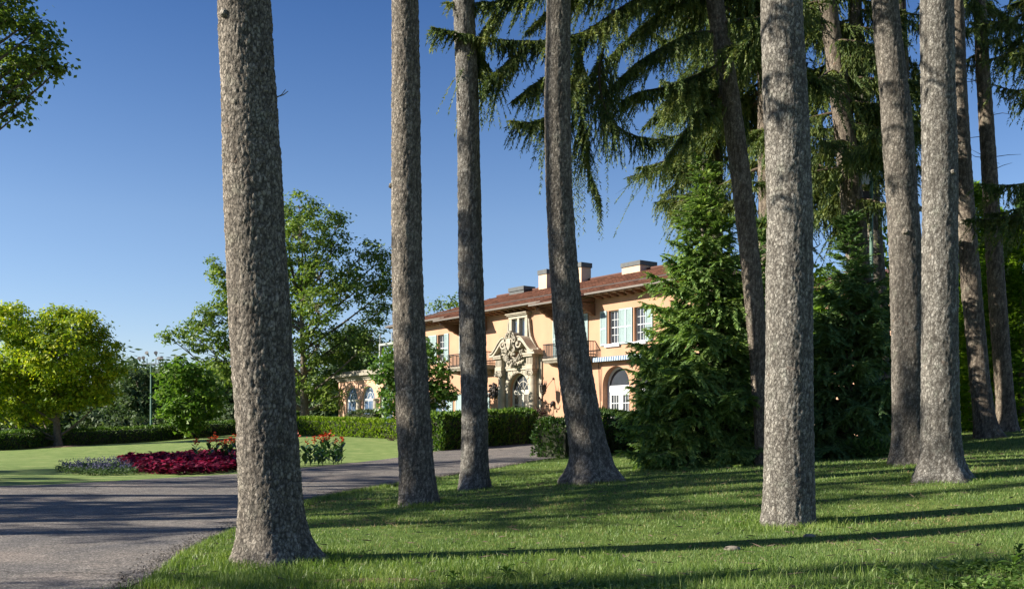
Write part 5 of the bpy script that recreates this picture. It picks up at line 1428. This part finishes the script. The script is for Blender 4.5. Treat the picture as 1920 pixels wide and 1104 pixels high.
# ------------------------------------------------------------------ hedges
def hedge(label, path, width, height, mt, seed, leaf=.085, per_m2=420, group=None, name='hedge', cat='hedge', round_=.25, bulge=.08, up=.35):
    """path [(x,y)], leaves set through the skin of a clipped box; added dark core inside blocks light"""
    rng = np.random.default_rng(seed); P = np.array(path, float)
    s = np.concatenate([[0], np.cumsum(np.linalg.norm(np.diff(P, axis=0), axis=1))]); Lh = s[-1]
    c0 = np.array([P[:, 0].mean(), P[:, 1].mean()]); z0 = th(*c0)
    t = empty(name, (c0[0], c0[1], z0), 0, label, cat, group)
    per = 2 * height + width
    def at(u):
        q = np.stack([np.interp(u, s, P[:, i]) for i in range(2)], 1); d = np.stack([np.interp(np.minimum(u + .2, Lh), s, P[:, i]) - np.interp(np.maximum(u - .2, 0), s, P[:, i]) for i in range(2)], 1)
        d = unit(d); return q, d
    n = int((per * Lh + 2 * height * width) * per_m2)
    ends = rng.random(n) < (2 * height * width) / (per * Lh + 2 * height * width)
    u = np.where(ends, np.where(rng.random(n) < .5, 0, Lh), rng.random(n) * Lh); q, d = at(u); nrm2 = np.stack([-d[:, 1], d[:, 0]], 1)
    v = rng.random(n) * per
    side = np.where(v < height, -1, np.where(v > height + width, 1, 0))
    off = np.where(side != 0, side * width / 2, v - height - width / 2); zz = np.where(side < 0, v, np.where(side > 0, per - v, height))
    off = np.where(ends, rng.uniform(-.5, .5, n) * width, off); zz = np.where(ends, rng.random(n) * height, zz)
    top = (side == 0) & ~ends
    k = np.maximum(0, zz - (height - round_)) / round_
    off = off * (1 - .22 * k ** 2)
    hn = np.column_stack([nrm2 * np.sign(off)[:, None], np.zeros(n)]); hn = np.where(top[:, None], [[0, 0, 1.]], hn)
    hn = np.where(ends[:, None], np.column_stack([d * np.where(u > Lh / 2, 1, -1)[:, None], np.zeros(n)]), hn)
    B = np.column_stack([q + nrm2 * off[:, None], zz])
    bl = vnoise(B * 1.6, seed) * bulge + vnoise(B * 5., seed + 1) * bulge * .5
    B = B + hn * (bl - rng.random(n) ** 2 * .12)[:, None]
    B[:, 2] += terrain(B[:, 0], B[:, 1]) - z0; B[:, :2] -= c0
    D = unit(hn * .6 + [0, 0, up] + rng.normal(0, .45, B.shape)); S = unit(np.cross(D, rnd_unit(rng, n)))
    l = leaf * rng.uniform(.7, 1.5, n)
    nb = NB(); nb.leaves(B, D, S, l, l * .55, tri=True)
    c = nb.build('foliage', M[mt], t)
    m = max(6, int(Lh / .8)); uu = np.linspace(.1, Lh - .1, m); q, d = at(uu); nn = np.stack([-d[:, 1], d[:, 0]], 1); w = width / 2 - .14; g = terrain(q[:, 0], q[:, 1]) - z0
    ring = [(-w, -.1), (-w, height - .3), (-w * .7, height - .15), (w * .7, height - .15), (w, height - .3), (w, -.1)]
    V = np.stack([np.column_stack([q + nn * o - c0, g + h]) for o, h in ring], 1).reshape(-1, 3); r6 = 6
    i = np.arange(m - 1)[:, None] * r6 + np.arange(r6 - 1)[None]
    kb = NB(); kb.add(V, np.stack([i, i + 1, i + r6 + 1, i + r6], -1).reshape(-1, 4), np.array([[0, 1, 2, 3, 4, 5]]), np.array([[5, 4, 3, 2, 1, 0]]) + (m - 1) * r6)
    kb.build('twigs', M['shade_core'], t)  # solid dark core added inside the leaves to block light
    return t
XY = lambda px, Z: (X(px, Z), Z)
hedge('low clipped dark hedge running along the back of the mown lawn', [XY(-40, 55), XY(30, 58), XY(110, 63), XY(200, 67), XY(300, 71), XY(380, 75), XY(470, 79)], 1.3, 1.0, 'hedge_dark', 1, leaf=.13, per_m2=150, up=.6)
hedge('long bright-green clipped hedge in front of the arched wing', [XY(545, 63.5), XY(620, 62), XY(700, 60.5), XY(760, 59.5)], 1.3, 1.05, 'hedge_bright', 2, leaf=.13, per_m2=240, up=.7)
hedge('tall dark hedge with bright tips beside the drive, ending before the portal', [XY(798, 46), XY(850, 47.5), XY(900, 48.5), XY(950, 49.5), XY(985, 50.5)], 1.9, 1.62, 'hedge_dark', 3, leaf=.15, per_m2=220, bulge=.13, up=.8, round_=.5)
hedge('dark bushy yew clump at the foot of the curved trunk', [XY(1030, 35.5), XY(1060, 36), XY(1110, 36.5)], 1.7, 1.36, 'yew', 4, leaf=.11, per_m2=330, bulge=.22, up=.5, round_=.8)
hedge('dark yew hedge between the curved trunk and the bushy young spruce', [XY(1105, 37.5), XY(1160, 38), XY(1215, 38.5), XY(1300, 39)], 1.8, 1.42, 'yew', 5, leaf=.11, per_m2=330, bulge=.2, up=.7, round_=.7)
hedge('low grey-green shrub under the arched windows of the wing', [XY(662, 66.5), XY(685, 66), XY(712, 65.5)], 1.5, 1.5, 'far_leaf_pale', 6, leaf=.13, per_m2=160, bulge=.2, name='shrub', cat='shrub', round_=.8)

# mulch ring and lawn bits
def disc(name, c, rx, ry, mat, dz, hump=.04, n=40, jag=.1, seed=2, lab=None, cat=None):
    rng = np.random.default_rng(seed); a = np.arange(n) / n * 2 * PI; V = [(0, 0, th(*c) + dz + hump)]
    for k in (.5, 1.):
        jr = 1 + rng.normal(0, jag, n) * (k == 1.)
        x = c[0] + rx * k * jr * np.cos(a); y = c[1] + ry * k * jr * np.sin(a); z = terrain(x, y) + dz + hump * (1 - k * k)
        V += list(zip(x - c[0], y - c[1], z))
    j = np.arange(n); k = (j + 1) % n
    me = np_mesh(name, V, [np.stack([np.zeros(n, int), 1 + j, 1 + k], 1), np.stack([1 + j, 1 + n + j, 1 + n + k, 1 + k], 1)], True)
    o = link(name, me, mat); o.location = (c[0], c[1], 0); return o
M['mulch'] = simple('bark_mulch', (.19, .12, .075), .95, .4, 14, bmp=.8, bscale=30)
M['soil'] = simple('bed_soil', (.07, .05, .035), .95, .3, 12, bmp=.6)
c = (X(113, 60.), 60.); tag(disc('mulch_ring', c, 1.5, 1.9, M['mulch'], .01, .07), 'brown mulch ring round the foot of the yellow-green tree', 'mulch')

# ------------------------------------------------------------------ flower bed
def bed_xy(px, py): return ground_hit(px, py)
pl = [bed_xy(*p) for p in [(100, 888), (170, 893), (262, 889), (262, 876), (215, 872), (140, 876)]]
def scatter_in(poly, n, rng):
    P = np.array(poly); lo, hi = P.min(0), P.max(0); q = rng.uniform(lo, hi, (n * 4, 2)); q = q[inside(P, q[:, 0], q[:, 1])][:n]; return q
def carpet(name, poly, n, hgt, lf, mt, seed, wid=.6, droop=.2, dome=.3):
    rng = np.random.default_rng(seed); q = scatter_in(poly, n, rng); P = np.array(poly); c = P.mean(0)
    r = np.linalg.norm((q - c) / (P.max(0) - P.min(0)) * 2, axis=1)
    h = hgt * (1 - dome * np.clip(r, 0, 1.2) ** 3) * (.85 + .3 * vnoise(np.column_stack([q * 1.7, q[:, 0] * 0]), seed)) * rng.random(len(q)) ** .45
    B = np.column_stack([q, terrain(q[:, 0], q[:, 1]) + h])
    a = rng.uniform(0, 2 * PI, len(q)); D = unit(np.stack([np.cos(a), np.sin(a), rng.normal(-droop, .35, len(q))], 1))
    nn = unit(np.array([[0, 0, 1.]]) + rng.normal(0, .45, D.shape)); l = lf * rng.uniform(.6, 1.3, len(q))
    nb = NB(); nb.leaves(B, D, unit(np.cross(nn, D)), l, l * wid); return nb
bedz = 31.
cole = [bed_xy(*p) for p in [(222, 872), (262, 889), (330, 891), (400, 888), (452, 882), (475, 868), (440, 858), (380, 858), (300, 864)]]
nb = carpet('coleus', cole, 15000, .52, .17, 'coleus', 1)
tag(nb.build('coleus_bed', M['coleus']), 'massed magenta coleus leaves in the island flower bed', 'flower bed', kind='stuff')
so = np.array(cole + [])
ager = [bed_xy(*p) for p in [(103, 884), (130, 891), (190, 893), (255, 890), (268, 882), (225, 871), (150, 875)]]
nb = carpet('ageratum', ager, 7000, .24, .08, 'ageratum_leaf', 2); tag(nb.build('bedding_leaves', M['ageratum_leaf']), 'low green bedding foliage edging the flower bed', 'bedding', kind='stuff')
rng = np.random.default_rng(9); q = scatter_in(ager, 320, rng); nb = NB()
for k in range(4):
    B = np.column_stack([q, terrain(q[:, 0], q[:, 1]) + .15 + .13 * rng.random(len(q)) + k * .025]) + rng.normal(0, .012, (len(q), 3))
    D = rnd_unit(rng, len(q)); D[:, 2] = np.abs(D[:, 2]); nb.leaves(B, D, unit(np.cross(D, rnd_unit(rng, len(q)))), .05, .04)
tag(nb.build('ageratum_flowers', M['ageratum']), 'dusty violet flower spikes of the low bedding plants', 'flowers', kind='stuff')
# cannas: each plant a thing (leaves, stem, flower head)
def canna_proto(seed, flower):
    rng = np.random.default_rng(seed); nb, fb = NB(), NB()
    for i in range(11):
        a = i * 2.4 + rng.normal(0, .3); z = .08 + .07 * i; L = rng.uniform(.38, .55); w = rng.uniform(.13, .19)
        d = np.array([math.cos(a), math.sin(a), 0]); s = np.array([-math.sin(a), math.cos(a), 0]); el = rng.uniform(.7, 1.15)
        ts = np.linspace(0, 1, 6); c = np.array([[0, 0, z]]) + d * L * ts[:, None] * math.cos(el) + np.array([[0, 0, 1]]) * (L * math.sin(el) * ts - .12 * ts ** 2)[:, None]
        ww = w * np.sin(PI * np.clip(ts * .9 + .08, 0, 1)) ** .7 * .5; ww[-1] = .004
        V = np.concatenate([c - s * ww[:, None] + [0, 0, .02], c, c + s * ww[:, None] + [0, 0, .02]]); j = np.arange(5)
        nb.add(V, np.stack([j, j + 1, j + 7, j + 6], 1), np.stack([j + 6, j + 7, j + 13, j + 12], 1))
    wb = NB(); H = 1.08; wb.tube(np.array([[0, 0, -.05], [.01, 0, .5], [.02, .01, H]]), [.018, .014, .007], 5)
    if flower:
        n = 26; P = np.array([[.02, .01, H]]) + rng.normal(0, 1, (n, 3)) * [[.055, .055, .085]]; D = rnd_unit(rng, n); D[:, 2] = np.abs(D[:, 2]) * .5; D = unit(D)
        fb.leaves(P, D, unit(np.cross(D, rnd_unit(rng, n))), .12, .075)
    return nb, wb, fb
protos = []
spots = [(575, 843, 1), (590, 842, 1), (603, 843, 1), (617, 842, 1), (629, 844, 1), (640, 845, 1), (582, 850, 0), (610, 851, 1), (634, 852, 0), (597, 851, 0), (625, 856, 0), (572, 856, 0), (605, 858, 0),
         (368, 858, 1), (393, 857, 1), (405, 858, 1), (417, 858, 1), (425, 858, 1), (433, 858, 1), (443, 860, 1), (455, 861, 1), (465, 870, 0), (450, 875, 0), (460, 882, 0), (560, 860, 0), (470, 860, 1), (545, 850, 1), (555, 845, 1)]
for i, (px, py, fl_) in enumerate(spots):
    Z = 37. if px > 500 else 34.5
    if px > 500 and not fl_: Z = 35.6
    if px < 500 and not fl_: Z = 32.5
    x = X(px, Z); z = th(x, Z)
    kind = (i % 3, fl_)
    lab = ('red-flowered canna in the clump just right of the thick trunk' if px > 500 else 'red-flowered canna rising behind the magenta coleus') if fl_ else ('canna with leaves only, front of the clump right of the thick trunk' if px > 500 else 'canna with leaves only at the end of the magenta coleus')
    pr = next((p for k, p in protos if k == kind), None)
    if pr is None:
        nb, wb, fb = canna_proto(20 + i % 3, fl_)
        t = empty('canna_plant', (x, Z, z), i * 1.3, lab, 'flower', 'red cannas in the island flower bed' if fl_ else 'leafy cannas in the island flower bed')
        nb.build('leaves', M['canna_leaf'], t, True); wb.build('stem', M['canna_leaf'], t)
        if fl_: fb.build('flower_head', M['canna_flower'], t)
        protos.append((kind, t))
    else:
        t = copy_tree(pr); t['label'] = lab; t.location = (x, Z, z); t.rotation_euler = (0, 0, i * 1.3)
    s = .74 + .06 * (i % 4); t.scale = (s, s, s * (1.0 if fl_ else .8))
# small dark-leaved plant alone on the lawn, and plant in the urn
def tuft(name, label, cat, loc, n, h, r, mt, seed, lf=.09, red=None, up=.8):
    rng = np.random.default_rng(seed); a = rng.uniform(0, 2 * PI, n); el = rng.uniform(.15, 1.4, n) * up
    D = unit(np.stack([np.cos(a) * np.cos(el), np.sin(a) * np.cos(el), np.sin(el)], 1)); u = rng.random(n)[:, None]
    P = D * u * np.array([[r, r, h]]); nb = NB(); nb.leaves(P, unit(D + rng.normal(0, .5, D.shape)), unit(np.cross(D, rnd_unit(rng, n))), lf * rng.uniform(.7, 1.4, n), lf * .5)
    t = empty(name, loc, 0, label, cat); nb.build('leaves', M[mt], t)
    wb = NB()
    for k in range(7): wb.tube(np.array([[0, 0, -.02], D[k] * [r * .4, r * .4, h * .5], D[k] * [r * .9, r * .9, h]]), [.012, .008, .004], 4)
    wb.build('stems', M['twig'], t)
    if red is not None:
        fb = NB(); P = np.array(red) + rng.normal(0, .05, (20, 3)); D = rnd_unit(rng, 20); fb.leaves(P, D, unit(np.cross(D, rnd_unit(rng, 20))), .12, .08); fb.build('flower_head', M['dark_plant'], t)
    return t
x_, z_ = ground_hit(735, 826)
tuft('lawn_plant', 'small dark red-leaved plant alone on the mown lawn', 'plant', (x_, z_, th(x_, z_)), 130, .3, .35, 'dark_plant', 3)
tuft('urn_plant', 'dark-leaved plant with a red bloom growing in the stone urn', 'plant', (bx, Zb, bz + 1.36), 420, .55, .55, 'dark_plant', 4, lf=.14, red=(.1, 0, .95))
# plants at the foot of the weeping young spruce
i = 0
for (px, py, Z, n, h, r, lab) in [(1615, 850, 27.2, 420, .6, .5, 'pale-green leafy plant at the foot of the weeping young spruce, tallest of its clump'), (1650, 850, 27.0, 420, .62, .55, 'leafy plant touching the trunk with the snapped stub'), (1585, 852, 27.5, 300, .45, .45, 'low leafy plant in the shade under the weeping young spruce'), (1545, 850, 28., 260, .4, .5, 'dark low plant beside the broad pale trunk'), (1265, 868, 26.2, 160, .3, .4, 'low plant in the grass under the bushy young spruce')]:
    x = X(px, Z); i += 1
    tuft('leafy_plant', lab, 'plant', (x, Z, th(x, Z)), n, h, r, 'weed', 30 + i, lf=.14)

# ------------------------------------------------------------------ masts
M['lamp_grey'] = simple('weathered_lamp_grey', (.15, .145, .14), .7, .1, 5)
Zm = 92.; mx = X(283, Zm); mz = zat(806, Zm)
ms_ = empty('flood_light_mast', (mx, Zm, mz), 0, 'slim green floodlight mast with clustered lamps, rising behind the lawn hedge', 'light pole')
Hm = zat(682, Zm) - mz
k = MB(); k.lathe([(.11, -.3), (.10, 1), (.06, Hm)], 8); k.build('pole', M['green_metal'], ms_)
MB().box(-.75, .75, -.05, .05, Hm - .05, Hm + .05).build('crossbar', M['grey_metal'], ms_)
fl1 = None
for x, dz, rz in ((-.68, .5, .3), (-.35, .95, -.2), (.45, .95, .4), (.72, .45, -.3), (-1.05, .45, .2), (.98, .5, .1)):
    if fl1 is None:
        k = MB(); k.lathe([(.05, -.2), (.09, -.14), (.16, .08), (.175, .12)], 10); k.box(-.04, .04, -.04, .04, -.4, -.22)
        fl1 = k.build('floodlight', M['lamp_grey'], ms_); o = fl1
    else: o = fl1.copy(); COL.objects.link(o)
    o.location = (x, 0, Hm + dz); o.rotation_euler = (1.0, rz, 0)
k = MB()
for x in (-.68, -.35, .45, .72): k.box(x - .03, x + .03, -.03, .03, Hm + .05, Hm + .5)
k.build('lamp_bracket', M['grey_metal'], ms_)

Zp = 30.; cx_ = X(1634, Zp); cz_ = th(cx_, Zp)
cp_ = empty('camera_pole', (cx_, Zp, cz_), 0, 'green pole carrying a white antenna can and grey equipment boxes among the spruces', 'pole')
Hp = zat(322, Zp) - cz_
k = MB(); k.lathe([(.07, -.2), (.065, 2), (.05, Hp)], 8); k.build('pole', M['green_metal'], cp_)
an = MB(); an.lathe([(.06, Hp - .02), (.09, Hp), (.1, Hp + .03), (.1, Hp + .28), (.085, Hp + .33), (.03, Hp + .34)], 14); an.build('antenna', M['white'], cp_, False)
bx1 = MB(); bx1.box(-.42, -.12, -.16, .16, Hp - .42, Hp - .08); bx1.box(-.44, -.10, -.18, .18, Hp - .08, Hp - .05); bx1.box(-.12, -.04, -.03, .03, Hp - .3, Hp - .22); bx1.build('equipment_box', M['grey_metal'], cp_, bevel=.012)
bx2 = MB(); bx2.box(-.36, -.1, -.12, .12, Hp - .85, Hp - .6); bx2.box(-.1, -.04, -.03, .03, Hp - .75, Hp - .7); bx2.build('camera_housing', M['iron'], cp_, bevel=.012)
k = MB(); k.tube([(0, -.05, Hp), (.12, -.06, Hp - .15), (.1, -.06, Hp - .5), (.04, -.06, Hp - .9)], .012, 5); k.build('cable', M['iron'], cp_)

# ------------------------------------------------------------------ grass
def grass_mat(name, cols, dry):
    m = leaf_mat(name, cols, .35, .45, .55, 1.3, (1.15, 1.2, .6), spec=.3); return m
M['blade'] = grass_mat('grass_blades', [(.05, .108, .022), (.10, .182, .04), (.17, .25, .065), (.285, .34, .13)], 0)
M['blade_long'] = grass_mat('long_grass_blades', [(.06, .12, .018), (.115, .195, .032), (.18, .26, .055), (.29, .35, .115)], 0)
M['straw'] = leaf_mat('dry_grass_blades', [(.17, .12, .06), (.30, .22, .11), (.36, .30, .16)], .3, .6, .4, 2.)
TRUNKS = [(TR[k][1][0], TR[k][1][1]) for k in TR]
def blades(n, y0, y1, rng, xr=.56, xsh=0.):
    """random ground points inside the view wedge"""
    y = np.sqrt(rng.uniform(y0 * y0, y1 * y1, n)); x = y * rng.uniform(-xr, xr, n) + xsh; return x, y
def add_blades(nb, x, y, h, w, rng, lean=.45, segs=1):
    n = len(x); z = terrain(x, y) - .005
    a = rng.uniform(0, 2 * PI, n); d = np.stack([np.cos(a), np.sin(a)], 1); b = rng.uniform(0, 2 * PI, n)
    s = np.column_stack([np.cos(b), np.sin(b), np.zeros(n)]) * (w / 2)[:, None]
    P = np.column_stack([x, y, z]); ln = (h * rng.uniform(.1, 1., n) * lean)[:, None]
    if segs == 1:
        tip = P + np.column_stack([d * ln, h]); V = np.stack([P - s, P + s, tip], 1).reshape(-1, 3)
        nb.add(V, np.arange(3 * n).reshape(n, 3))
    else:
        mid = P + np.column_stack([d * ln * .35, h * .6]); tip = P + np.column_stack([d * ln * 1.2, h * .95])
        V = np.stack([P - s, P + s, mid + s * .8, tip, mid - s * .8], 1).reshape(-1, 3); k = np.arange(n)[:, None] * 5
        nb.add(V, k + [0, 1, 2, 4], k + [4, 2, 3])
def keep_lawn(x, y):
    return ~inside(DRIVE, x, y) & ~inside(ISLAND, x, y)
rng = np.random.default_rng(100); nb = NB()
for (n, y0, y1, hh, ww) in ((150000, 8.4, 13.5, .05, .0068), (95000, 13.5, 20, .052, .010), (90000, 20, 31, .06, .016), (34000, 31, 46, .065, .028)):
    x, y = blades(n, y0, y1, rng); m = keep_lawn(x, y); x, y = x[m], y[m]
    pn = vnoise(np.column_stack([x * .8, y * .8, x * 0]), 5); keep = rng.random(len(x)) < .80 + .35 * pn; x, y, pn = x[keep], y[keep], pn[keep]
    h = hh * rng.uniform(.45, 1.25, len(x)) * (1 + .35 * pn)
    add_blades(nb, x, y, h, ww * rng.uniform(.7, 1.2, len(x)), rng, .8)
tag(nb.build('lawn_grass', M['blade']), 'mown lawn grass under the spruces', 'grass', kind='stuff')
# straw-coloured blades, thicker in dry patches
nb = NB(); x, y = blades(70000, 8.4, 22, rng); m = keep_lawn(x, y); x, y = x[m], y[m]
pn = vnoise(np.column_stack([x * .5, y * .5, x * 0]), 15) + .5 * vnoise(np.column_stack([x * 1.7, y * 1.7, x * 0]), 16) + .35 * (y < 11.2) * (x > .5); m = rng.random(len(x)) < np.clip(.04 + .55 * (pn - .05), .03, .7); x, y = x[m], y[m]
add_blades(nb, x, y, .045 * rng.uniform(.5, 1.3, len(x)), .008 * rng.uniform(.7, 1.3, len(x)) * (1 + (y > 14)), rng, 1.3)
tag(nb.build('dry_grass', M['straw']), 'dry straw-coloured grass in thin patches of the lawn', 'grass', kind='stuff')
# long uncut grass round the trunk feet, along the near edge and by the drive
nb = NB(); xs, ys_, hs = [], [], []
for k in ('a', 'b', 'c', 'd', 'f', 'h', 'i', 'e'):
    bx_, by_ = TR[k][1][0], TR[k][1][1]; r0 = TR[k][3](TR[k][1][2] + .5)
    n = {'a': 3600, 'b': 1300, 'f': 2600}.get(k, 800)
    a = rng.uniform(0, 2 * PI, n); d = r0 * 1.25 + np.abs(rng.normal(0, .3 if k in 'af' else .18, n)); xs.append(bx_ + d * np.cos(a)); ys_.append(by_ + d * np.sin(a)); hs.append(rng.uniform(.05, .14 if k in 'abf' else .11, n))
n = 9000; x, y = blades(n, 8.4, 10.6, rng); xs.append(x); ys_.append(y); hs.append(rng.uniform(.06, .17, n))
n = 9000; x = rng.uniform(-3.2, 1.2, n); y = 9.3 + rng.random(n) * 2.6 + .2 * x; xs.append(x); ys_.append(y); hs.append(rng.uniform(.05, .13, n))
NEAR = np.array([ground_hit(*p) for p in near_px]); s_ = np.concatenate([[0], np.cumsum(np.linalg.norm(np.diff(NEAR, axis=0), axis=1))])
n = 9000; u = rng.random(n) ** 1.3 * s_[-1] * .75; x = np.interp(u, s_, NEAR[:, 0]) + np.abs(rng.normal(0, .13, n)) + .02; y = np.interp(u, s_, NEAR[:, 1]) - np.abs(rng.normal(0, .07, n)); xs.append(x); ys_.append(y); hs.append(rng.uniform(.05, .13, n))
x = np.concatenate(xs); y = np.concatenate(ys_); h = np.concatenate(hs); m = keep_lawn(x, y); x, y, h = x[m], y[m], h[m]
add_blades(nb, x, y, h * rng.uniform(.6, 1.1, len(x)), .0062 * rng.uniform(.7, 1.4, len(x)) * (1 + .4 * (y > 15)), rng, .7, 2)
tag(nb.build('long_grass', M['blade_long']), 'long uncut grass round the trunk feet and along the near edge', 'grass', kind='stuff')
# fallen twigs, needles and cones; crumbs of stone along the drive edge
rl = np.random.default_rng(44); nb = NB(); x, y = blades(2600, 8.4, 26, rl); m = keep_lawn(x, y); x, y = x[m], y[m]; n = len(x)
a = rl.uniform(0, 2 * PI, n); D = np.stack([np.cos(a), np.sin(a), rl.normal(.1, .15, n)], 1); P = np.column_stack([x, y, terrain(x, y) + .03 + .02 * rl.random(n)])
nb.leaves(P, unit(D), unit(np.cross(D, rnd_unit(rl, n))), rl.uniform(.05, .22, n), rl.uniform(.008, .02, n))
tag(nb.build('fallen_twigs', M['twig']), 'scattered fallen twigs and cone scales lying in the grass', 'twigs', kind='stuff')
nb = NB(); n = 5200; E_ = np.array([ground_hit(*p) for p in near_px]); s2 = np.concatenate([[0], np.cumsum(np.linalg.norm(np.diff(E_, axis=0), axis=1))]); u = rl.random(n) * s2[-1]
x = np.interp(u, s2, E_[:, 0]) + rl.normal(-.08, .14, n); y = np.interp(u, s2, E_[:, 1]) + rl.normal(.05, .09, n); P = np.column_stack([x, y, terrain(x, y) + .018]); r = rl.uniform(.008, .024, n)[:, None]
V = np.stack([P + r * [1, 0, 0], P + r * [-.5, .85, 0], P + r * [-.5, -.85, 0], P + r * [.1, 0, .8]], 1).reshape(-1, 3); k = np.arange(n)[:, None] * 4
nb.add(V, np.concatenate([k + [0, 1, 3], k + [1, 2, 3], k + [2, 0, 3]])); tag(nb.build('edge_gravel', M['asphalt']), 'loose stone crumbs along the ragged edge of the drive', 'gravel', kind='stuff')
# clover, weeds and bare soil in the near corner
def ground_weeds(name, n, cx, cy, rx, ry, lf, mt, seed, hgt, lab, cat):
    rng = np.random.default_rng(seed); a = rng.uniform(0, 2 * PI, n); q = np.sqrt(rng.random(n)); x = cx + rx * q * np.cos(a); y = cy + ry * q * np.sin(a)
    keep = vnoise(np.column_stack([x * 3, y * 3, x * 0]), seed) > -.35; x, y = x[keep], y[keep]; n = len(x)
    nb = NB(); k = 4; ii = np.repeat(np.arange(n), k); zz = terrain(x, y) + hgt * rng.random(n); B = np.column_stack([x, y, zz])[ii] + rng.normal(0, lf * .25, (n * k, 3)) * [1, 1, .4]
    b = rng.uniform(0, 2 * PI, n * k); D = unit(np.stack([np.cos(b), np.sin(b), rng.normal(.25, .3, n * k)], 1)); nn = unit(np.array([[0, 0, 1.]]) + rng.normal(0, .4, D.shape))
    l = lf * rng.uniform(.6, 1.4, n * k); nb.leaves(B, D, unit(np.cross(nn, D)), l, l * .65)
    return tag(nb.build(name, M[mt]), lab, cat, kind='stuff')
ground_weeds('corner_weeds', 1500, 4.35, 9.1, 1.0, .9, .05, 'weed', 3, .10, 'clover and creeping weeds in the near corner of the grass', 'weeds')
ground_weeds('edge_weeds', 900, .2, 8.9, 1.5, .5, .05, 'weed', 4, .07, 'small-leaved weeds along the near edge of the lawn', 'weeds')
ground_weeds('edge_clover', 800, 2.2, 8.8, 1.6, .4, .035, 'weed', 5, .05, 'pale clover leaves in the near grass', 'weeds')
c = (4.55, 9.35); tag(disc('bare_soil', c, .55, .22, M['soil'], .006, .02, seed=4, jag=.25), 'patch of bare brown soil among the corner weeds', 'soil')
c = ground_hit(700, 1090); tag(disc('dry_thatch', c, .55, .16, M['mulch'], .006, .02, seed=6, jag=.25), 'brown dry thatch patch in the near grass', 'soil')
def rosette(label, px, py, n, L, up, seed, name='broad_leaf_weed'):
    rng = np.random.default_rng(seed); x, y = ground_hit(px, py); t = empty(name, (x, y, th(x, y)), 0, label, 'weed'); nb = NB()
    for i in range(n):
        a = i * 2.4 + rng.normal(0, .3); el = up * rng.uniform(.5, 1.2); l = L * rng.uniform(.7, 1.2); w = l * .5
        d = np.array([math.cos(a), math.sin(a), 0]); s = np.array([-math.sin(a), math.cos(a), 0]); ts = np.linspace(0, 1, 6)
        c = np.array([[0, 0, .02 + .012 * i]]) + d * (l * ts * math.cos(el))[:, None] + np.array([[0, 0, 1]]) * (l * math.sin(el) * ts - .5 * l * ts ** 2.4)[:, None]
        ww = w * np.array([.06, .55, .95, .8, .4, .02]) * .5; V = np.concatenate([c - s * ww[:, None] + [0, 0, .01], c, c + s * ww[:, None] + [0, 0, .01]]); j = np.arange(5)
        nb.add(V, np.stack([j, j + 1, j + 7, j + 6], 1), np.stack([j + 6, j + 7, j + 13, j + 12], 1))
    nb.build('leaves', M['weed'], t, True); wb = NB(); wb.tube(np.array([[0, 0, -.02], [0, 0, .06 + .012 * n]]), [.006, .003], 5); wb.build('stem', M['weed'], t); return t
rosette('broad-leaved weed in the near grass, just in from the thick trunk', 950, 1090, 9, .16, .9, 1)
rosette('yellowing broad-leaved weed at the near edge below the dark straight trunk', 850, 1098, 8, .13, .8, 2)
rosette('tall leafy weed beside the bare soil in the near corner', 1900, 1085, 14, .16, 1.0, 3)
rosette('small broad-leaved weed against the corner weeds', 1840, 1098, 9, .10, .8, 4)
rosette('second leafy weed rising at the near corner of the picture', 1912, 1050, 10, .13, 1.0, 5)
# two half-buried stones
M['rock'] = simple('lawn_stone', (.2, .17, .135), .9, .25, 12, bmp=.5)
for (px, py, r, lab) in ((1373, 1031, .085, 'flat tan stone half buried in the near grass'), (1518, 1007, .07, 'small grey stone at the foot of the broad pale trunk')):
    x, y = ground_hit(px, py); k = MB(); k.ball((0, 0, 0), r, 1.25, .9, .45, 12, 7); o = k.build('stone', M['rock'], None, True); o.location = (x, y, th(x, y) + .012)
    tag(o, lab, 'stone')
